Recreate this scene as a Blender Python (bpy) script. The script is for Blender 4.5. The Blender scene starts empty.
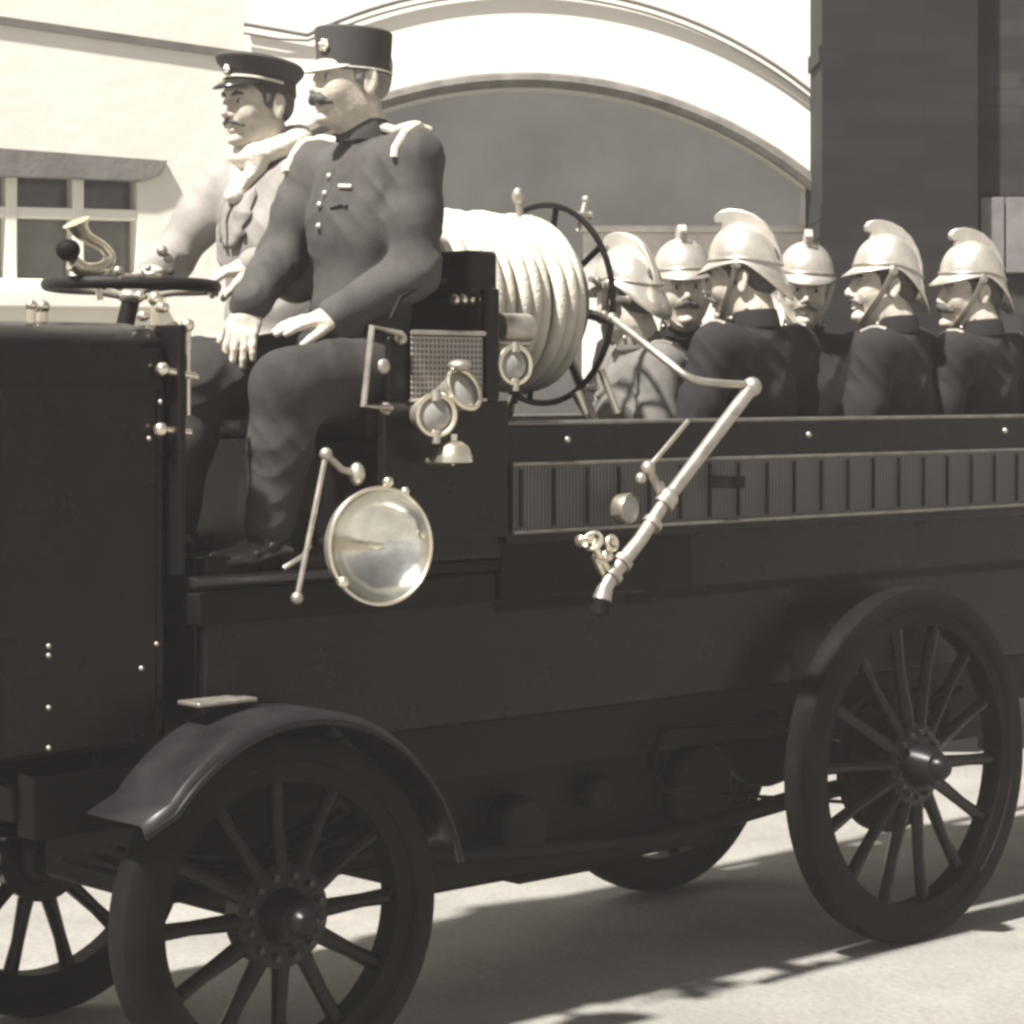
import bpy, bmesh, math, random
import numpy as np
from mathutils import Vector, Matrix
random.seed(4)
R = math.radians
scene = bpy.context.scene
COL = scene.collection

# ---------------------------------------------------------------- frames
FOC = 2480.0; HOR = 386.0; CAMH = 1.565
ANG = R(223)                                   # heading of the engine in the world
FW = Vector((math.cos(ANG), math.sin(ANG), 0)); LF = Vector((-math.sin(ANG), math.cos(ANG), 0))
ORG = Vector((0.745, 7.402, 0))
def W(u, v, z=0.0):
    return ORG + FW * u + LF * v + Vector((0, 0, z))

# ---------------------------------------------------------------- materials
def mat(name, col, rough=0.6, metal=0.0, var=0.0, vscale=6.0, bump=0.0, bscale=40.0, coat=0.0, rvar=0.0, spec=0.5):
    m = bpy.data.materials.new(name); m.use_nodes = True
    nt = m.node_tree; b = nt.nodes['Principled BSDF']
    if not hasattr(col, '__len__'): col = (col, col * 0.965, col * 0.90)
    b.inputs['Base Color'].default_value = (*col, 1); b.inputs['Roughness'].default_value = rough
    b.inputs['Metallic'].default_value = metal; b.inputs['Specular IOR Level'].default_value = spec
    if coat: b.inputs['Coat Weight'].default_value = coat; b.inputs['Coat Roughness'].default_value = 0.12
    tc = nt.nodes.new('ShaderNodeTexCoord')
    if var:
        n = nt.nodes.new('ShaderNodeTexNoise'); n.inputs['Scale'].default_value = vscale; n.inputs['Detail'].default_value = 6; n.inputs['Roughness'].default_value = 0.65
        r = nt.nodes.new('ShaderNodeValToRGB'); r.color_ramp.elements[0].position = 0.3; r.color_ramp.elements[1].position = 0.7
        r.color_ramp.elements[0].color = (*[c * (1 - var) for c in col], 1); r.color_ramp.elements[1].color = (*[min(1, c * (1 + var)) for c in col], 1)
        nt.links.new(tc.outputs['Object'], n.inputs['Vector']); nt.links.new(n.outputs['Fac'], r.inputs['Fac']); nt.links.new(r.outputs['Color'], b.inputs['Base Color'])
    if rvar:
        n2 = nt.nodes.new('ShaderNodeTexNoise'); n2.inputs['Scale'].default_value = 9; n2.inputs['Detail'].default_value = 7
        mr = nt.nodes.new('ShaderNodeMapRange'); mr.inputs['From Min'].default_value = 0.3; mr.inputs['From Max'].default_value = 0.7
        mr.inputs['To Min'].default_value = max(0.03, rough - rvar); mr.inputs['To Max'].default_value = rough + rvar
        nt.links.new(tc.outputs['Object'], n2.inputs['Vector']); nt.links.new(n2.outputs['Fac'], mr.inputs['Value']); nt.links.new(mr.outputs[0], b.inputs['Roughness'])
    if bump:
        n3 = nt.nodes.new('ShaderNodeTexNoise'); n3.inputs['Scale'].default_value = bscale; n3.inputs['Detail'].default_value = 5
        bp = nt.nodes.new('ShaderNodeBump'); bp.inputs['Strength'].default_value = bump; bp.inputs['Distance'].default_value = 0.01
        nt.links.new(tc.outputs['Object'], n3.inputs['Vector']); nt.links.new(n3.outputs['Fac'], bp.inputs['Height']); nt.links.new(bp.outputs['Normal'], b.inputs['Normal'])
    return m

def brick_mat(name, c1, c2, mortar, scale=1.0, bw=0.22, rh=0.075):
    m = mat(name, c1, 0.9); nt = m.node_tree; b = nt.nodes['Principled BSDF']
    tc = nt.nodes.new('ShaderNodeTexCoord'); mp = nt.nodes.new('ShaderNodeMapping'); mp.inputs['Rotation'].default_value = (R(90), 0, 0)
    br = nt.nodes.new('ShaderNodeTexBrick'); br.inputs['Scale'].default_value = scale
    br.inputs['Brick Width'].default_value = bw; br.inputs['Row Height'].default_value = rh; br.inputs['Mortar Size'].default_value = 0.006
    br.inputs['Color1'].default_value = (*c1, 1); br.inputs['Color2'].default_value = (*c2, 1); br.inputs['Mortar'].default_value = (*mortar, 1)
    br.inputs['Bias'].default_value = -0.45
    nz = nt.nodes.new('ShaderNodeTexNoise'); nz.inputs['Scale'].default_value = 3.0; nz.inputs['Detail'].default_value = 8
    mx = nt.nodes.new('ShaderNodeMix'); mx.data_type = 'RGBA'; mx.blend_type = 'MULTIPLY'; mx.inputs['Factor'].default_value = 0.8
    nt.links.new(tc.outputs['Object'], mp.inputs['Vector']); nt.links.new(mp.outputs[0], br.inputs['Vector']); nt.links.new(tc.outputs['Object'], nz.inputs['Vector'])
    nt.links.new(br.outputs['Color'], mx.inputs[6]); nt.links.new(nz.outputs['Fac'], mx.inputs[7]); nt.links.new(mx.outputs[2], b.inputs['Base Color'])
    bp = nt.nodes.new('ShaderNodeBump'); bp.inputs['Distance'].default_value = 0.01; bp.inputs['Strength'].default_value = 0.6
    nt.links.new(br.outputs['Color'], bp.inputs['Height']); nt.links.new(bp.outputs['Normal'], b.inputs['Normal'])
    return m

M = {}
M['paint'] = mat('black coach paint', (0.007, 0.006, 0.0065), 0.30, rvar=0.07, var=0.3, bump=0.012, bscale=3, spec=0.18)
M['paint_matt'] = mat('dull black iron', (0.006, 0.0055, 0.0055), 0.55, var=0.4, vscale=9, rvar=0.1, spec=0.12)
M['guard'] = mat('mudguard enamel', (0.017, 0.015, 0.016), 0.36, var=0.4, vscale=5, rvar=0.12)
M['leather'] = mat('black leather', (0.010, 0.009, 0.009), 0.55, spec=0.2, bump=0.35, bscale=60, var=0.3)
M['rubber'] = mat('tyre rubber', (0.006, 0.0055, 0.0055), 0.65, spec=0.10, var=0.6, vscale=7, bump=0.2)
M['spoke'] = mat('varnished spoke', (0.006, 0.005, 0.005), 0.16, var=0.3, spec=0.16)
M['brass'] = mat('polished brass', (0.80, 0.74, 0.60), 0.26, 0.9, rvar=0.10, var=0.12, vscale=14)
M['brass_dull'] = mat('dull brass', (0.42, 0.39, 0.34), 0.4, 0.75, rvar=0.12, var=0.3, vscale=20)
M['helmet'] = mat('helmet brass', (0.62, 0.585, 0.52), 0.34, 0.65, rvar=0.12, var=0.25, vscale=11)
M['mirror'] = mat('silvered reflector', (0.80, 0.78, 0.72), 0.17, 1.0, rvar=0.07, var=0.3, vscale=10, bump=0.5, bscale=7)
M['skin'] = mat('skin', (0.50, 0.455, 0.385), 0.5, var=0.2, vscale=26, bump=0.22, bscale=70)
M['hair'] = mat('dark hair', (0.07, 0.065, 0.06), 0.6, bump=0.6, bscale=160, var=0.4, vscale=60)
M['hair_grey'] = mat('greying hair', (0.20, 0.19, 0.175), 0.6, bump=0.6, bscale=160, var=0.4, vscale=60)
M['eye_white'] = mat('eye white', 0.5, 0.3); M['iris'] = mat('eye iris', 0.02, 0.2)
M['coat_officer'] = mat('officer melton cloth', (0.072, 0.067, 0.064), 0.92, var=0.3, vscale=8, bump=0.12, bscale=130, spec=0.2)
M['coat_driver'] = mat('driver light coat cloth', (0.27, 0.255, 0.235), 0.92, var=0.25, vscale=7, bump=0.1, bscale=130, spec=0.2)
M['scarf'] = mat('cream scarf wool', (0.66, 0.62, 0.54), 0.95, var=0.1, bump=0.4, bscale=90, spec=0.2)
M['coat_fire'] = mat('firemen tunic cloth', (0.020, 0.018, 0.019), 0.9, var=0.4, vscale=8, bump=0.1, bscale=130, spec=0.25)
M['coat_pale'] = mat('pale tunic and shaded drum cloth', (0.16, 0.15, 0.14), 0.9, var=0.3, vscale=8, bump=0.1, bscale=130, spec=0.25)  # pale tunic tone, reused on the reel drum as shade in its colour
M['trousers'] = mat('officer trousers cloth', (0.042, 0.039, 0.038), 0.9, var=0.4, vscale=7, bump=0.1, bscale=130, spec=0.2)
M['cap'] = mat('cap cloth', (0.05, 0.046, 0.044), 0.8, bump=0.1, bscale=150, var=0.2)
M['boot'] = mat('boot leather', (0.02, 0.018, 0.017), 0.22, coat=0.4)
M['braid'] = mat('pale braid', (0.66, 0.62, 0.52), 0.6, bump=0.4, bscale=200)
M['peak'] = mat('gilt peak', (0.62, 0.58, 0.48), 0.5, 0.2)
M['glove'] = mat('white glove leather', (0.72, 0.68, 0.60), 0.7, bump=0.15, bscale=80)
M['hose'] = mat('canvas hose', (0.60, 0.57, 0.49), 0.85, var=0.16, vscale=12, bump=0.4, bscale=110)
M['bead'] = mat('tarnished beading', (0.20, 0.185, 0.165), 0.4, 0.6, var=0.3, vscale=20)
M['strap'] = mat('chin strap', (0.30, 0.28, 0.25), 0.5, 0.3)
M['white'] = mat('white glazing paint', (0.80, 0.78, 0.70), 0.7, var=0.05)
M['lintel'] = mat('weathered lintel timber', (0.17, 0.16, 0.15), 0.9, var=0.25, vscale=5, bump=0.3)
M['gutter'] = mat('grey gutter iron', (0.14, 0.13, 0.12), 0.8, var=0.3)
M['pale_post'] = mat('grey painted boards', (0.16, 0.15, 0.15), 0.85, var=0.3, vscale=6, bump=0.3, bscale=20)
M['interior'] = mat('dark passage plaster', (0.105, 0.10, 0.095), 0.95, var=0.25, vscale=1.2)  # one dark tone for all passage walls and its roof
M['lowwall'] = mat('limewashed low wall', (0.75, 0.71, 0.66), 0.95, var=0.3, vscale=2.2, bump=0.3, bscale=12)
M['render'] = mat('limewashed render', (0.80, 0.775, 0.70), 0.95, var=0.05, vscale=1.8, bump=0.25, bscale=14)
M['archstone'] = mat('arch edge stone', (0.15, 0.14, 0.125), 0.9, var=0.35, vscale=9, bump=0.4, bscale=20)
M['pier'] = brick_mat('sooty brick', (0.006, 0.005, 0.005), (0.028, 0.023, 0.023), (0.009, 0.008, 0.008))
M['brick2'] = brick_mat('weathered brick', (0.03, 0.026, 0.025), (0.09, 0.08, 0.075), (0.035, 0.032, 0.03))
# window pane
mg = mat('dusty window pane', (0.17, 0.165, 0.155), 0.12, var=0.35, vscale=3.5, rvar=0.05); M['pane'] = mg
ml = mat('lamp glass', (0.30, 0.29, 0.27), 0.06, var=0.3, vscale=20); M['lens'] = ml
# woven panel
def weave_mat(name, c, s, axes=('X', 'Z')):
    m = mat(name, c, 0.5); nt = m.node_tree; b = nt.nodes['Principled BSDF']
    tc = nt.nodes.new('ShaderNodeTexCoord'); sp = nt.nodes.new('ShaderNodeSeparateXYZ'); nt.links.new(tc.outputs['Object'], sp.inputs[0])
    outs = []
    for ax in axes:
        mu = nt.nodes.new('ShaderNodeMath'); mu.operation = 'MULTIPLY'; mu.inputs[1].default_value = s; nt.links.new(sp.outputs[ax], mu.inputs[0])
        si = nt.nodes.new('ShaderNodeMath'); si.operation = 'SINE'; nt.links.new(mu.outputs[0], si.inputs[0])
        outs.append(si)
    mx = nt.nodes.new('ShaderNodeMath'); mx.operation = 'MAXIMUM'; nt.links.new(outs[0].outputs[0], mx.inputs[0]); nt.links.new(outs[-1].outputs[0], mx.inputs[1])
    rp = nt.nodes.new('ShaderNodeValToRGB'); rp.color_ramp.elements[0].position = 0.2; rp.color_ramp.elements[1].position = 0.85
    rp.color_ramp.elements[0].color = (*[x * 0.35 for x in c], 1); rp.color_ramp.elements[1].color = (*[x * 1.3 for x in c], 1)
    nt.links.new(mx.outputs[0], rp.inputs[0]); nt.links.new(rp.outputs[0], b.inputs['Base Color'])
    bp = nt.nodes.new('ShaderNodeBump'); bp.inputs['Distance'].default_value = 0.004; bp.inputs['Strength'].default_value = 0.5
    nt.links.new(mx.outputs[0], bp.inputs['Height']); nt.links.new(bp.outputs['Normal'], b.inputs['Normal'])
    return m
M['cane'] = weave_mat('woven cane', (0.27, 0.25, 0.23), 480)
M['lattice'] = weave_mat('slatted panel', (0.10, 0.093, 0.09), 520, ('X',))

# ground
def ground_mat():
    m = mat('dusty yard ground', 0.34, 0.95); nt = m.node_tree; b = nt.nodes['Principled BSDF']
    tc = nt.nodes.new('ShaderNodeTexCoord')
    n1 = nt.nodes.new('ShaderNodeTexNoise'); n1.inputs['Scale'].default_value = 1.6; n1.inputs['Detail'].default_value = 9; n1.inputs['Roughness'].default_value = 0.62
    n2 = nt.nodes.new('ShaderNodeTexNoise'); n2.inputs['Scale'].default_value = 45; n2.inputs['Detail'].default_value = 6
    for n in (n1, n2): nt.links.new(tc.outputs['Object'], n.inputs['Vector'])
    r1 = nt.nodes.new('ShaderNodeValToRGB'); r1.color_ramp.elements[0].position = 0.32; r1.color_ramp.elements[1].position = 0.62
    r1.color_ramp.elements[0].color = (0.20, 0.191, 0.176, 1); r1.color_ramp.elements[1].color = (0.275, 0.264, 0.243, 1)
    r2 = nt.nodes.new('ShaderNodeValToRGB'); r2.color_ramp.elements[0].position = 0.35; r2.color_ramp.elements[1].position = 0.6
    r2.color_ramp.elements[0].color = (0.86, 0.86, 0.86, 1); r2.color_ramp.elements[1].color = (1, 1, 1, 1)
    nt.links.new(n1.outputs['Fac'], r1.inputs[0]); nt.links.new(n2.outputs['Fac'], r2.inputs[0])
    mx = nt.nodes.new('ShaderNodeMix'); mx.data_type = 'RGBA'; mx.blend_type = 'MULTIPLY'; mx.inputs['Factor'].default_value = 1
    nt.links.new(r1.outputs[0], mx.inputs[6]); nt.links.new(r2.outputs[0], mx.inputs[7]); nt.links.new(mx.outputs[2], b.inputs['Base Color'])
    bp = nt.nodes.new('ShaderNodeBump'); bp.inputs['Distance'].default_value = 0.012; bp.inputs['Strength'].default_value = 0.5
    nt.links.new(n2.outputs['Fac'], bp.inputs['Height']); nt.links.new(bp.outputs['Normal'], b.inputs['Normal'])
    return m
M['ground'] = ground_mat()
hz = bpy.data.materials.new('haze air'); hz.use_nodes = True; hz.node_tree.nodes.clear()  # veil added to lift the blacks, not mist in the yard
_o = hz.node_tree.nodes.new('ShaderNodeOutputMaterial'); _v = hz.node_tree.nodes.new('ShaderNodeVolumePrincipled')
_v.inputs['Color'].default_value = (.96, .89, .87, 1); _v.inputs['Density'].default_value = 0.004; _v.inputs['Anisotropy'].default_value = 0.0
hz.node_tree.links.new(_v.outputs[0], _o.inputs['Volume']); M['added_haze'] = hz

# ---------------------------------------------------------------- mesh helper
def vec(p): return Vector(p)
class MB:
    def __init__(s): s.bm = bmesh.new()
    def box(s, lo, hi, mtx=None):
        lo = Vector(lo); hi = Vector(hi); c = (lo + hi) / 2; d = hi - lo
        m = Matrix.Translation(c) @ Matrix.Diagonal((*d, 1))
        if mtx: m = mtx @ m
        bmesh.ops.create_cube(s.bm, size=1, matrix=m); return s
    def cyl(s, a, b, r1, r2=None, seg=20, caps=True):
        a = vec(a); b = vec(b); r2 = r1 if r2 is None else r2; d = b - a
        q = Vector((0, 0, 1)).rotation_difference(d).to_matrix().to_4x4()
        bmesh.ops.create_cone(s.bm, cap_ends=caps, segments=seg, radius1=r1, radius2=r2, depth=d.length, matrix=Matrix.Translation((a + b) / 2) @ q); return s
    def ball(s, c, r, seg=16, sc=(1, 1, 1), mtx=None):
        m = Matrix.Translation(vec(c)) @ Matrix.Diagonal((*sc, 1))
        if mtx: m = mtx @ m
        bmesh.ops.create_uvsphere(s.bm, u_segments=seg, v_segments=max(6, seg // 2 + 2), radius=r, matrix=m); return s
    def tube(s, pts, r, seg=10, closed=False, rs=None, flat=None):
        pts = [vec(p) for p in pts]; n = len(pts); rings = []; up = None
        for i, p in enumerate(pts):
            t = (pts[(i + 1) % n] - pts[i - 1]) if closed else (pts[min(i + 1, n - 1)] - pts[max(i - 1, 0)])
            t.normalize()
            if up is None:
                up = t.orthogonal().normalized() if flat is None else (Vector(flat) - t * t.dot(Vector(flat))).normalized()
            else: up = (up - t * t.dot(up)).normalized()
            w = t.cross(up); rr = rs[i] if rs else r
            k = 1.0 if flat is None else 0.35
            rings.append([s.bm.verts.new(p + up * math.cos(2 * math.pi * j / seg) * rr * k + w * math.sin(2 * math.pi * j / seg) * rr) for j in range(seg)])
        m = n if closed else n - 1
        off = 0
        if closed:   # match the seam
            best = 1e9
            for o in range(seg):
                d = (rings[0][o].co - rings[-1][0].co).length
                if d < best: best = d; off = o
        for i in range(m):
            A = rings[i]; B = rings[(i + 1) % n]; o = off if (closed and i == n - 1) else 0
            for j in range(seg):
                s.bm.faces.new((A[j], A[(j + 1) % seg], B[(j + 1 + o) % seg], B[(j + o) % seg]))
        if not closed:
            s.bm.faces.new(rings[0][::-1]); s.bm.faces.new(rings[-1])
        return s
    def ring(s, c, axis, Rr, r, n=48, seg=10, sq=(1, 1), arc=None, flat=None):
        axis = vec(axis).normalized(); a = axis.orthogonal().normalized(); 
        if abs(axis.z) < 0.9: a = (Vector((0, 0, 1)) - axis * axis.z).normalized()
        b = axis.cross(a)
        rng = [2 * math.pi * i / n for i in range(n)] if arc is None else [R(arc[0]) + (R(arc[1]) - R(arc[0])) * i / n for i in range(n + 1)]
        return s.tube([vec(c) + a * math.cos(t) * Rr * sq[0] + b * math.sin(t) * Rr * sq[1] for t in rng], r, seg, closed=arc is None, flat=flat)
    def lathe(s, c, axis, prof, seg=40, scl=(1, 1)):
        axis = vec(axis).normalized(); a = axis.orthogonal().normalized()
        if abs(axis.z) > 0.9: a = Vector((1, 0, 0))
        b = axis.cross(a); rings = []
        for (h, r) in prof:
            if r < 1e-6: rings.append([s.bm.verts.new(vec(c) + axis * h)])
            else: rings.append([s.bm.verts.new(vec(c) + axis * h + a * math.cos(2 * math.pi * j / seg) * r * scl[0] + b * math.sin(2 * math.pi * j / seg) * r * scl[1]) for j in range(seg)])
        for A, B in zip(rings, rings[1:]):
            for j in range(seg):
                k = (j + 1) % seg
                if len(A) == 1 and len(B) > 1: s.bm.faces.new((A[0], B[k], B[j]))
                elif len(B) == 1 and len(A) > 1: s.bm.faces.new((A[j], A[k], B[0]))
                elif len(A) > 1: s.bm.faces.new((A[j], A[k], B[k], B[j]))
        return s
    def prism(s, pts, d):     # polygon of 3D points extruded by vector d
        d = vec(d); A = [s.bm.verts.new(vec(p)) for p in pts]; B = [s.bm.verts.new(vec(p) + d) for p in pts]
        s.bm.faces.new(A); s.bm.faces.new(B[::-1]); n = len(A)
        for i in range(n): s.bm.faces.new((A[i], B[i], B[(i + 1) % n], A[(i + 1) % n]))
        return s
    def quadstrip(s, rowA, rowB):
        A = [s.bm.verts.new(vec(p)) for p in rowA]; B = [s.bm.verts.new(vec(p)) for p in rowB]
        for i in range(len(A) - 1): s.bm.faces.new((A[i], A[i + 1], B[i + 1], B[i]))
        return s
    def split(s, name, m, parent=None, **k):
        """one object per cluster of touching pieces"""
        bm = s.bm; bm.verts.ensure_lookup_table(); seen = set(); isl = []
        for v in bm.verts:
            if v.index in seen: continue
            st = [v]; seen.add(v.index); vs = []
            while st:
                q = st.pop(); vs.append(q.index)
                for e in q.link_edges:
                    o = e.other_vert(q)
                    if o.index not in seen: seen.add(o.index); st.append(o)
            co = [bm.verts[i].co for i in vs]
            isl.append([[min(c[a] for c in co) - .0005 for a in range(3)], [max(c[a] for c in co) + .0005 for a in range(3)], vs])
        ch = True
        while ch:
            ch = False
            for i in range(len(isl)):
                for j in range(i + 1, len(isl)):
                    A, B = isl[i], isl[j]
                    if all(A[0][a] <= B[1][a] and B[0][a] <= A[1][a] for a in range(3)):
                        isl[i] = [[min(A[0][a], B[0][a]) for a in range(3)], [max(A[1][a], B[1][a]) for a in range(3)], A[2] + B[2]]; isl.pop(j); ch = True; break
                if ch: break
        out = []
        for lo, hi, vs in isl:
            nb = MB(); keep = set(vs); mp = {i: nb.bm.verts.new(bm.verts[i].co) for i in vs}
            for f in bm.faces:
                if f.verts[0].index in keep: nb.bm.faces.new([mp[v.index] for v in f.verts])
            out.append(nb.build(name, m, parent, **k))
        bm.free(); return out
    def build(s, name, m, parent=None, smooth=True, bevel=0.0, solid=0.0):
        bmesh.ops.recalc_face_normals(s.bm, faces=s.bm.faces)
        me = bpy.data.meshes.new(name); s.bm.to_mesh(me); s.bm.free()
        me.materials.append(m)
        o = bpy.data.objects.new(name, me); COL.objects.link(o); o.parent = parent
        if smooth:
            me.polygons.foreach_set('use_smooth', [True] * len(me.polygons)); me.set_sharp_from_angle(angle=R(35))
        if solid:
            sm = o.modifiers.new('s', 'SOLIDIFY'); sm.thickness = solid; sm.offset = 0
        if bevel:
            bv = o.modifiers.new('b', 'BEVEL'); bv.width = bevel; bv.segments = 2; bv.limit_method = 'ANGLE'; bv.angle_limit = R(40); bv.harden_normals = False
        return o

def tag(o, label=None, cat=None, group=None, kind=None):
    if label: o['label'] = label
    if cat: o['category'] = cat
    if group: o['group'] = group
    if kind: o['kind'] = kind
    return o
def empty(name, loc, rz=0.0, parent=None):
    o = bpy.data.objects.new(name, None); COL.objects.link(o); o.location = loc; o.rotation_euler = (0, 0, rz); o.parent = parent
    o.empty_display_size = 0.1
    return o

# ---------------------------------------------------------------- signed distance bodies
def surface_nets(D, o, h):
    S = D < 0
    c = np.zeros(tuple(n - 1 for n in D.shape), np.int8)
    cs = [(i, j, k) for i in (0, 1) for j in (0, 1) for k in (0, 1)]
    nx, ny, nz = D.shape
    for (i, j, k) in cs: c += S[i:nx - 1 + i, j:ny - 1 + j, k:nz - 1 + k]
    act = (c > 0) & (c < 8)
    I = np.argwhere(act); idx = -np.ones(c.shape, np.int64); idx[act] = np.arange(len(I))
    acc = np.zeros((len(I), 3)); cnt = np.zeros(len(I))
    for a in cs:
        for ax in range(3):
            if a[ax]: continue
            b = list(a); b[ax] = 1
            da = D[I[:, 0] + a[0], I[:, 1] + a[1], I[:, 2] + a[2]]; db = D[I[:, 0] + b[0], I[:, 1] + b[1], I[:, 2] + b[2]]
            m = (da < 0) != (db < 0)
            t = np.where(m, da / np.where(m, da - db, 1), 0)
            p = np.array(a, float)[None, :].repeat(len(I), 0); p[:, ax] += t
            acc += p * m[:, None]; cnt += m
    V = (I + acc / cnt[:, None]) * h + np.array(o)
    Q = []
    for ax in range(3):
        A = [slice(None)] * 3; B = [slice(None)] * 3; A[ax] = slice(0, -1); B[ax] = slice(1, None)
        s0 = S[tuple(A)]; s1 = S[tuple(B)]; E = np.argwhere(s0 != s1)
        o1, o2 = [(1, 2), (2, 0), (0, 1)][ax]
        E = E[(E[:, o1] > 0) & (E[:, o2] > 0) & (E[:, o1] < D.shape[o1] - 1) & (E[:, o2] < D.shape[o2] - 1)]
        fl = s0[E[:, 0], E[:, 1], E[:, 2]]
        def cell(d1, d2):
            X = E.copy(); X[:, o1] += d1; X[:, o2] += d2; return idx[X[:, 0], X[:, 1], X[:, 2]]
        q = np.stack([cell(-1, -1), cell(0, -1), cell(0, 0), cell(-1, 0)], 1)
        q[~fl] = q[~fl][:, ::-1]
        Q.append(q)
    return V, np.concatenate(Q)

class SDF:
    """prims given in a frame (4x4) and blended smoothly"""
    def __init__(s): s.P = []
    def ell(s, c, r, k=0.02, F=None, op='u', rot=None):
        F = F or Matrix.Identity(4); m = F @ Matrix.Translation(vec(c))
        if rot: m = m @ rot
        A3 = np.array(m.to_3x3()); nn = np.sqrt((A3 ** 2).sum(0)); r = np.array(r, float)
        if nn[0] < .999: A3 = A3 / nn[None, :]; r = r * nn     # scaled head frame
        s.P.append(('e', A3, np.array(m.translation), r, k, op)); return s
    def cap(s, a, b, ra, rb=None, k=0.02, F=None, op='u'):
        F = F or Matrix.Identity(4); rb = ra if rb is None else rb
        q = F.to_3x3().col[0].length
        if q < .999: ra *= q; rb *= q
        s.P.append(('c', np.array(F @ vec(a)), np.array(F @ vec(b)), (ra, rb), k, op)); return s
    def mesh(s, h, wr=0.0, clip=None):
        lo = np.full(3, 1e9); hi = -lo; bb = []
        for p in s.P:
            if p[0] == 'e':
                ext = np.sqrt(((p[1] * p[3][None, :]) ** 2).sum(1)); l, u = p[2] - ext, p[2] + ext
            else:
                r = max(p[3]); l = np.minimum(p[1], p[2]) - r; u = np.maximum(p[1], p[2]) + r
            bb.append((l, u))
            if p[-1] == 'u': lo = np.minimum(lo, l); hi = np.maximum(hi, u)
        lo -= 4 * h + wr; hi += 4 * h + wr
        n = np.ceil((hi - lo) / h).astype(int) + 1
        D = np.full(tuple(n), 0.25, np.float32)
        ax = [lo[i] + h * np.arange(n[i]) for i in range(3)]
        for p, (l, u) in zip(s.P, bb):
            k = p[-2]; mg = k * 1.2 + 3 * h + wr
            i0 = np.clip(np.floor((l - mg - lo) / h).astype(int), 0, n - 1); i1 = np.clip(np.ceil((u + mg - lo) / h).astype(int) + 1, 1, n)
            if np.any(i1 <= i0): continue
            X = (ax[0][i0[0]:i1[0]].astype(np.float32))[:, None, None]; Y = (ax[1][i0[1]:i1[1]].astype(np.float32))[None, :, None]; Z = (ax[2][i0[2]:i1[2]].astype(np.float32))[None, None, :]
            if p[0] == 'e':
                m, c, r = p[1], p[2], p[3]; x = X - c[0]; y = Y - c[1]; z = Z - c[2]
                L = [m[0, i] * x + m[1, i] * y + m[2, i] * z for i in range(3)]
                k0 = np.sqrt((L[0] / r[0]) ** 2 + (L[1] / r[1]) ** 2 + (L[2] / r[2]) ** 2)
                k1 = np.sqrt((L[0] / r[0] ** 2) ** 2 + (L[1] / r[1] ** 2) ** 2 + (L[2] / r[2] ** 2) ** 2) + 1e-6
                d = k0 * (k0 - 1) / k1
            else:
                a, b = p[1], p[2]; ab = b - a; L2 = max(ab @ ab, 1e-9)
                t = np.clip(((X - a[0]) * ab[0] + (Y - a[1]) * ab[1] + (Z - a[2]) * ab[2]) / L2, 0, 1)
                d = np.sqrt((X - a[0] - t * ab[0]) ** 2 + (Y - a[1] - t * ab[1]) ** 2 + (Z - a[2] - t * ab[2]) ** 2) - (p[3][0] + t * (p[3][1] - p[3][0]))
            sl = tuple(slice(i0[i], i1[i]) for i in range(3)); o = D[sl]
            if p[-1] == 'u':
                hh = np.maximum(k - np.abs(o - d), 0) / k; D[sl] = np.minimum(o, d) - hh * hh * k * 0.25
            else:
                d = -d; hh = np.maximum(k - np.abs(o - d), 0) / k; D[sl] = np.maximum(o, d) + hh * hh * k * 0.25
        if wr:
            X = ax[0].astype(np.float32)[:, None, None]; Y = ax[1].astype(np.float32)[None, :, None]; Z = ax[2].astype(np.float32)[None, None, :]
            ph = 34 * Z + 14 * X + 4.2 * np.sin(9 * Y + 5 * Z) + 2.6 * np.sin(13 * X + 1.3) + 7 * Y
            ph2 = 19 * Z - 33 * X + 24 * Y + 3 * np.sin(11 * Z + 7 * Y)
            ms = .5 + .5 * np.sin(13 * X + 17 * Y + 2 + 3 * np.sin(8 * Z)); ms2 = .5 + .5 * np.sin(15 * Z - 12 * Y + 2 * np.sin(11 * X))
            w = .35 - 1.15 * ms ** 1.5 * (1 - np.abs(np.sin(ph))) ** 1.6 - 1.0 * ms2 ** 1.5 * (1 - np.abs(np.sin(ph2))) ** 1.6 - .25 * np.sin(16 * Z + 9 * X + 2 * np.sin(7 * Y))
            D += (wr * w).astype(np.float32)
        if clip: D = clip(D, ax)
        return surface_nets(D, lo, h)

def mesh_obj(name, VQ, m, parent, sm=2, lam=0.5):
    V, Q = VQ
    if sm:      # light laplacian smoothing over quad edges
        e = np.concatenate([Q[:, [0, 1]], Q[:, [1, 2]], Q[:, [2, 3]], Q[:, [3, 0]]]); n = len(V)
        deg = np.bincount(e[:, 0], minlength=n) + np.bincount(e[:, 1], minlength=n); deg = np.maximum(deg, 1)
        for it in range(sm):
            A = np.zeros_like(V)
            for k in range(3): A[:, k] = np.bincount(e[:, 0], V[e[:, 1], k], n) + np.bincount(e[:, 1], V[e[:, 0], k], n)
            V = V + lam * (A / deg[:, None] - V)
    me = bpy.data.meshes.new(name)
    me.vertices.add(len(V)); me.vertices.foreach_set('co', V.astype(np.float32).ravel())
    me.loops.add(Q.size); me.loops.foreach_set('vertex_index', Q.astype(np.int32).ravel())
    me.polygons.add(len(Q)); me.polygons.foreach_set('loop_start', np.arange(0, Q.size, 4, dtype=np.int32))
    me.polygons.foreach_set('use_smooth', np.ones(len(Q), bool))
    me.update(calc_edges=True); me.validate()
    me.materials.append(m)
    o = bpy.data.objects.new(name, me); COL.objects.link(o); o.parent = parent
    return o

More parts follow.
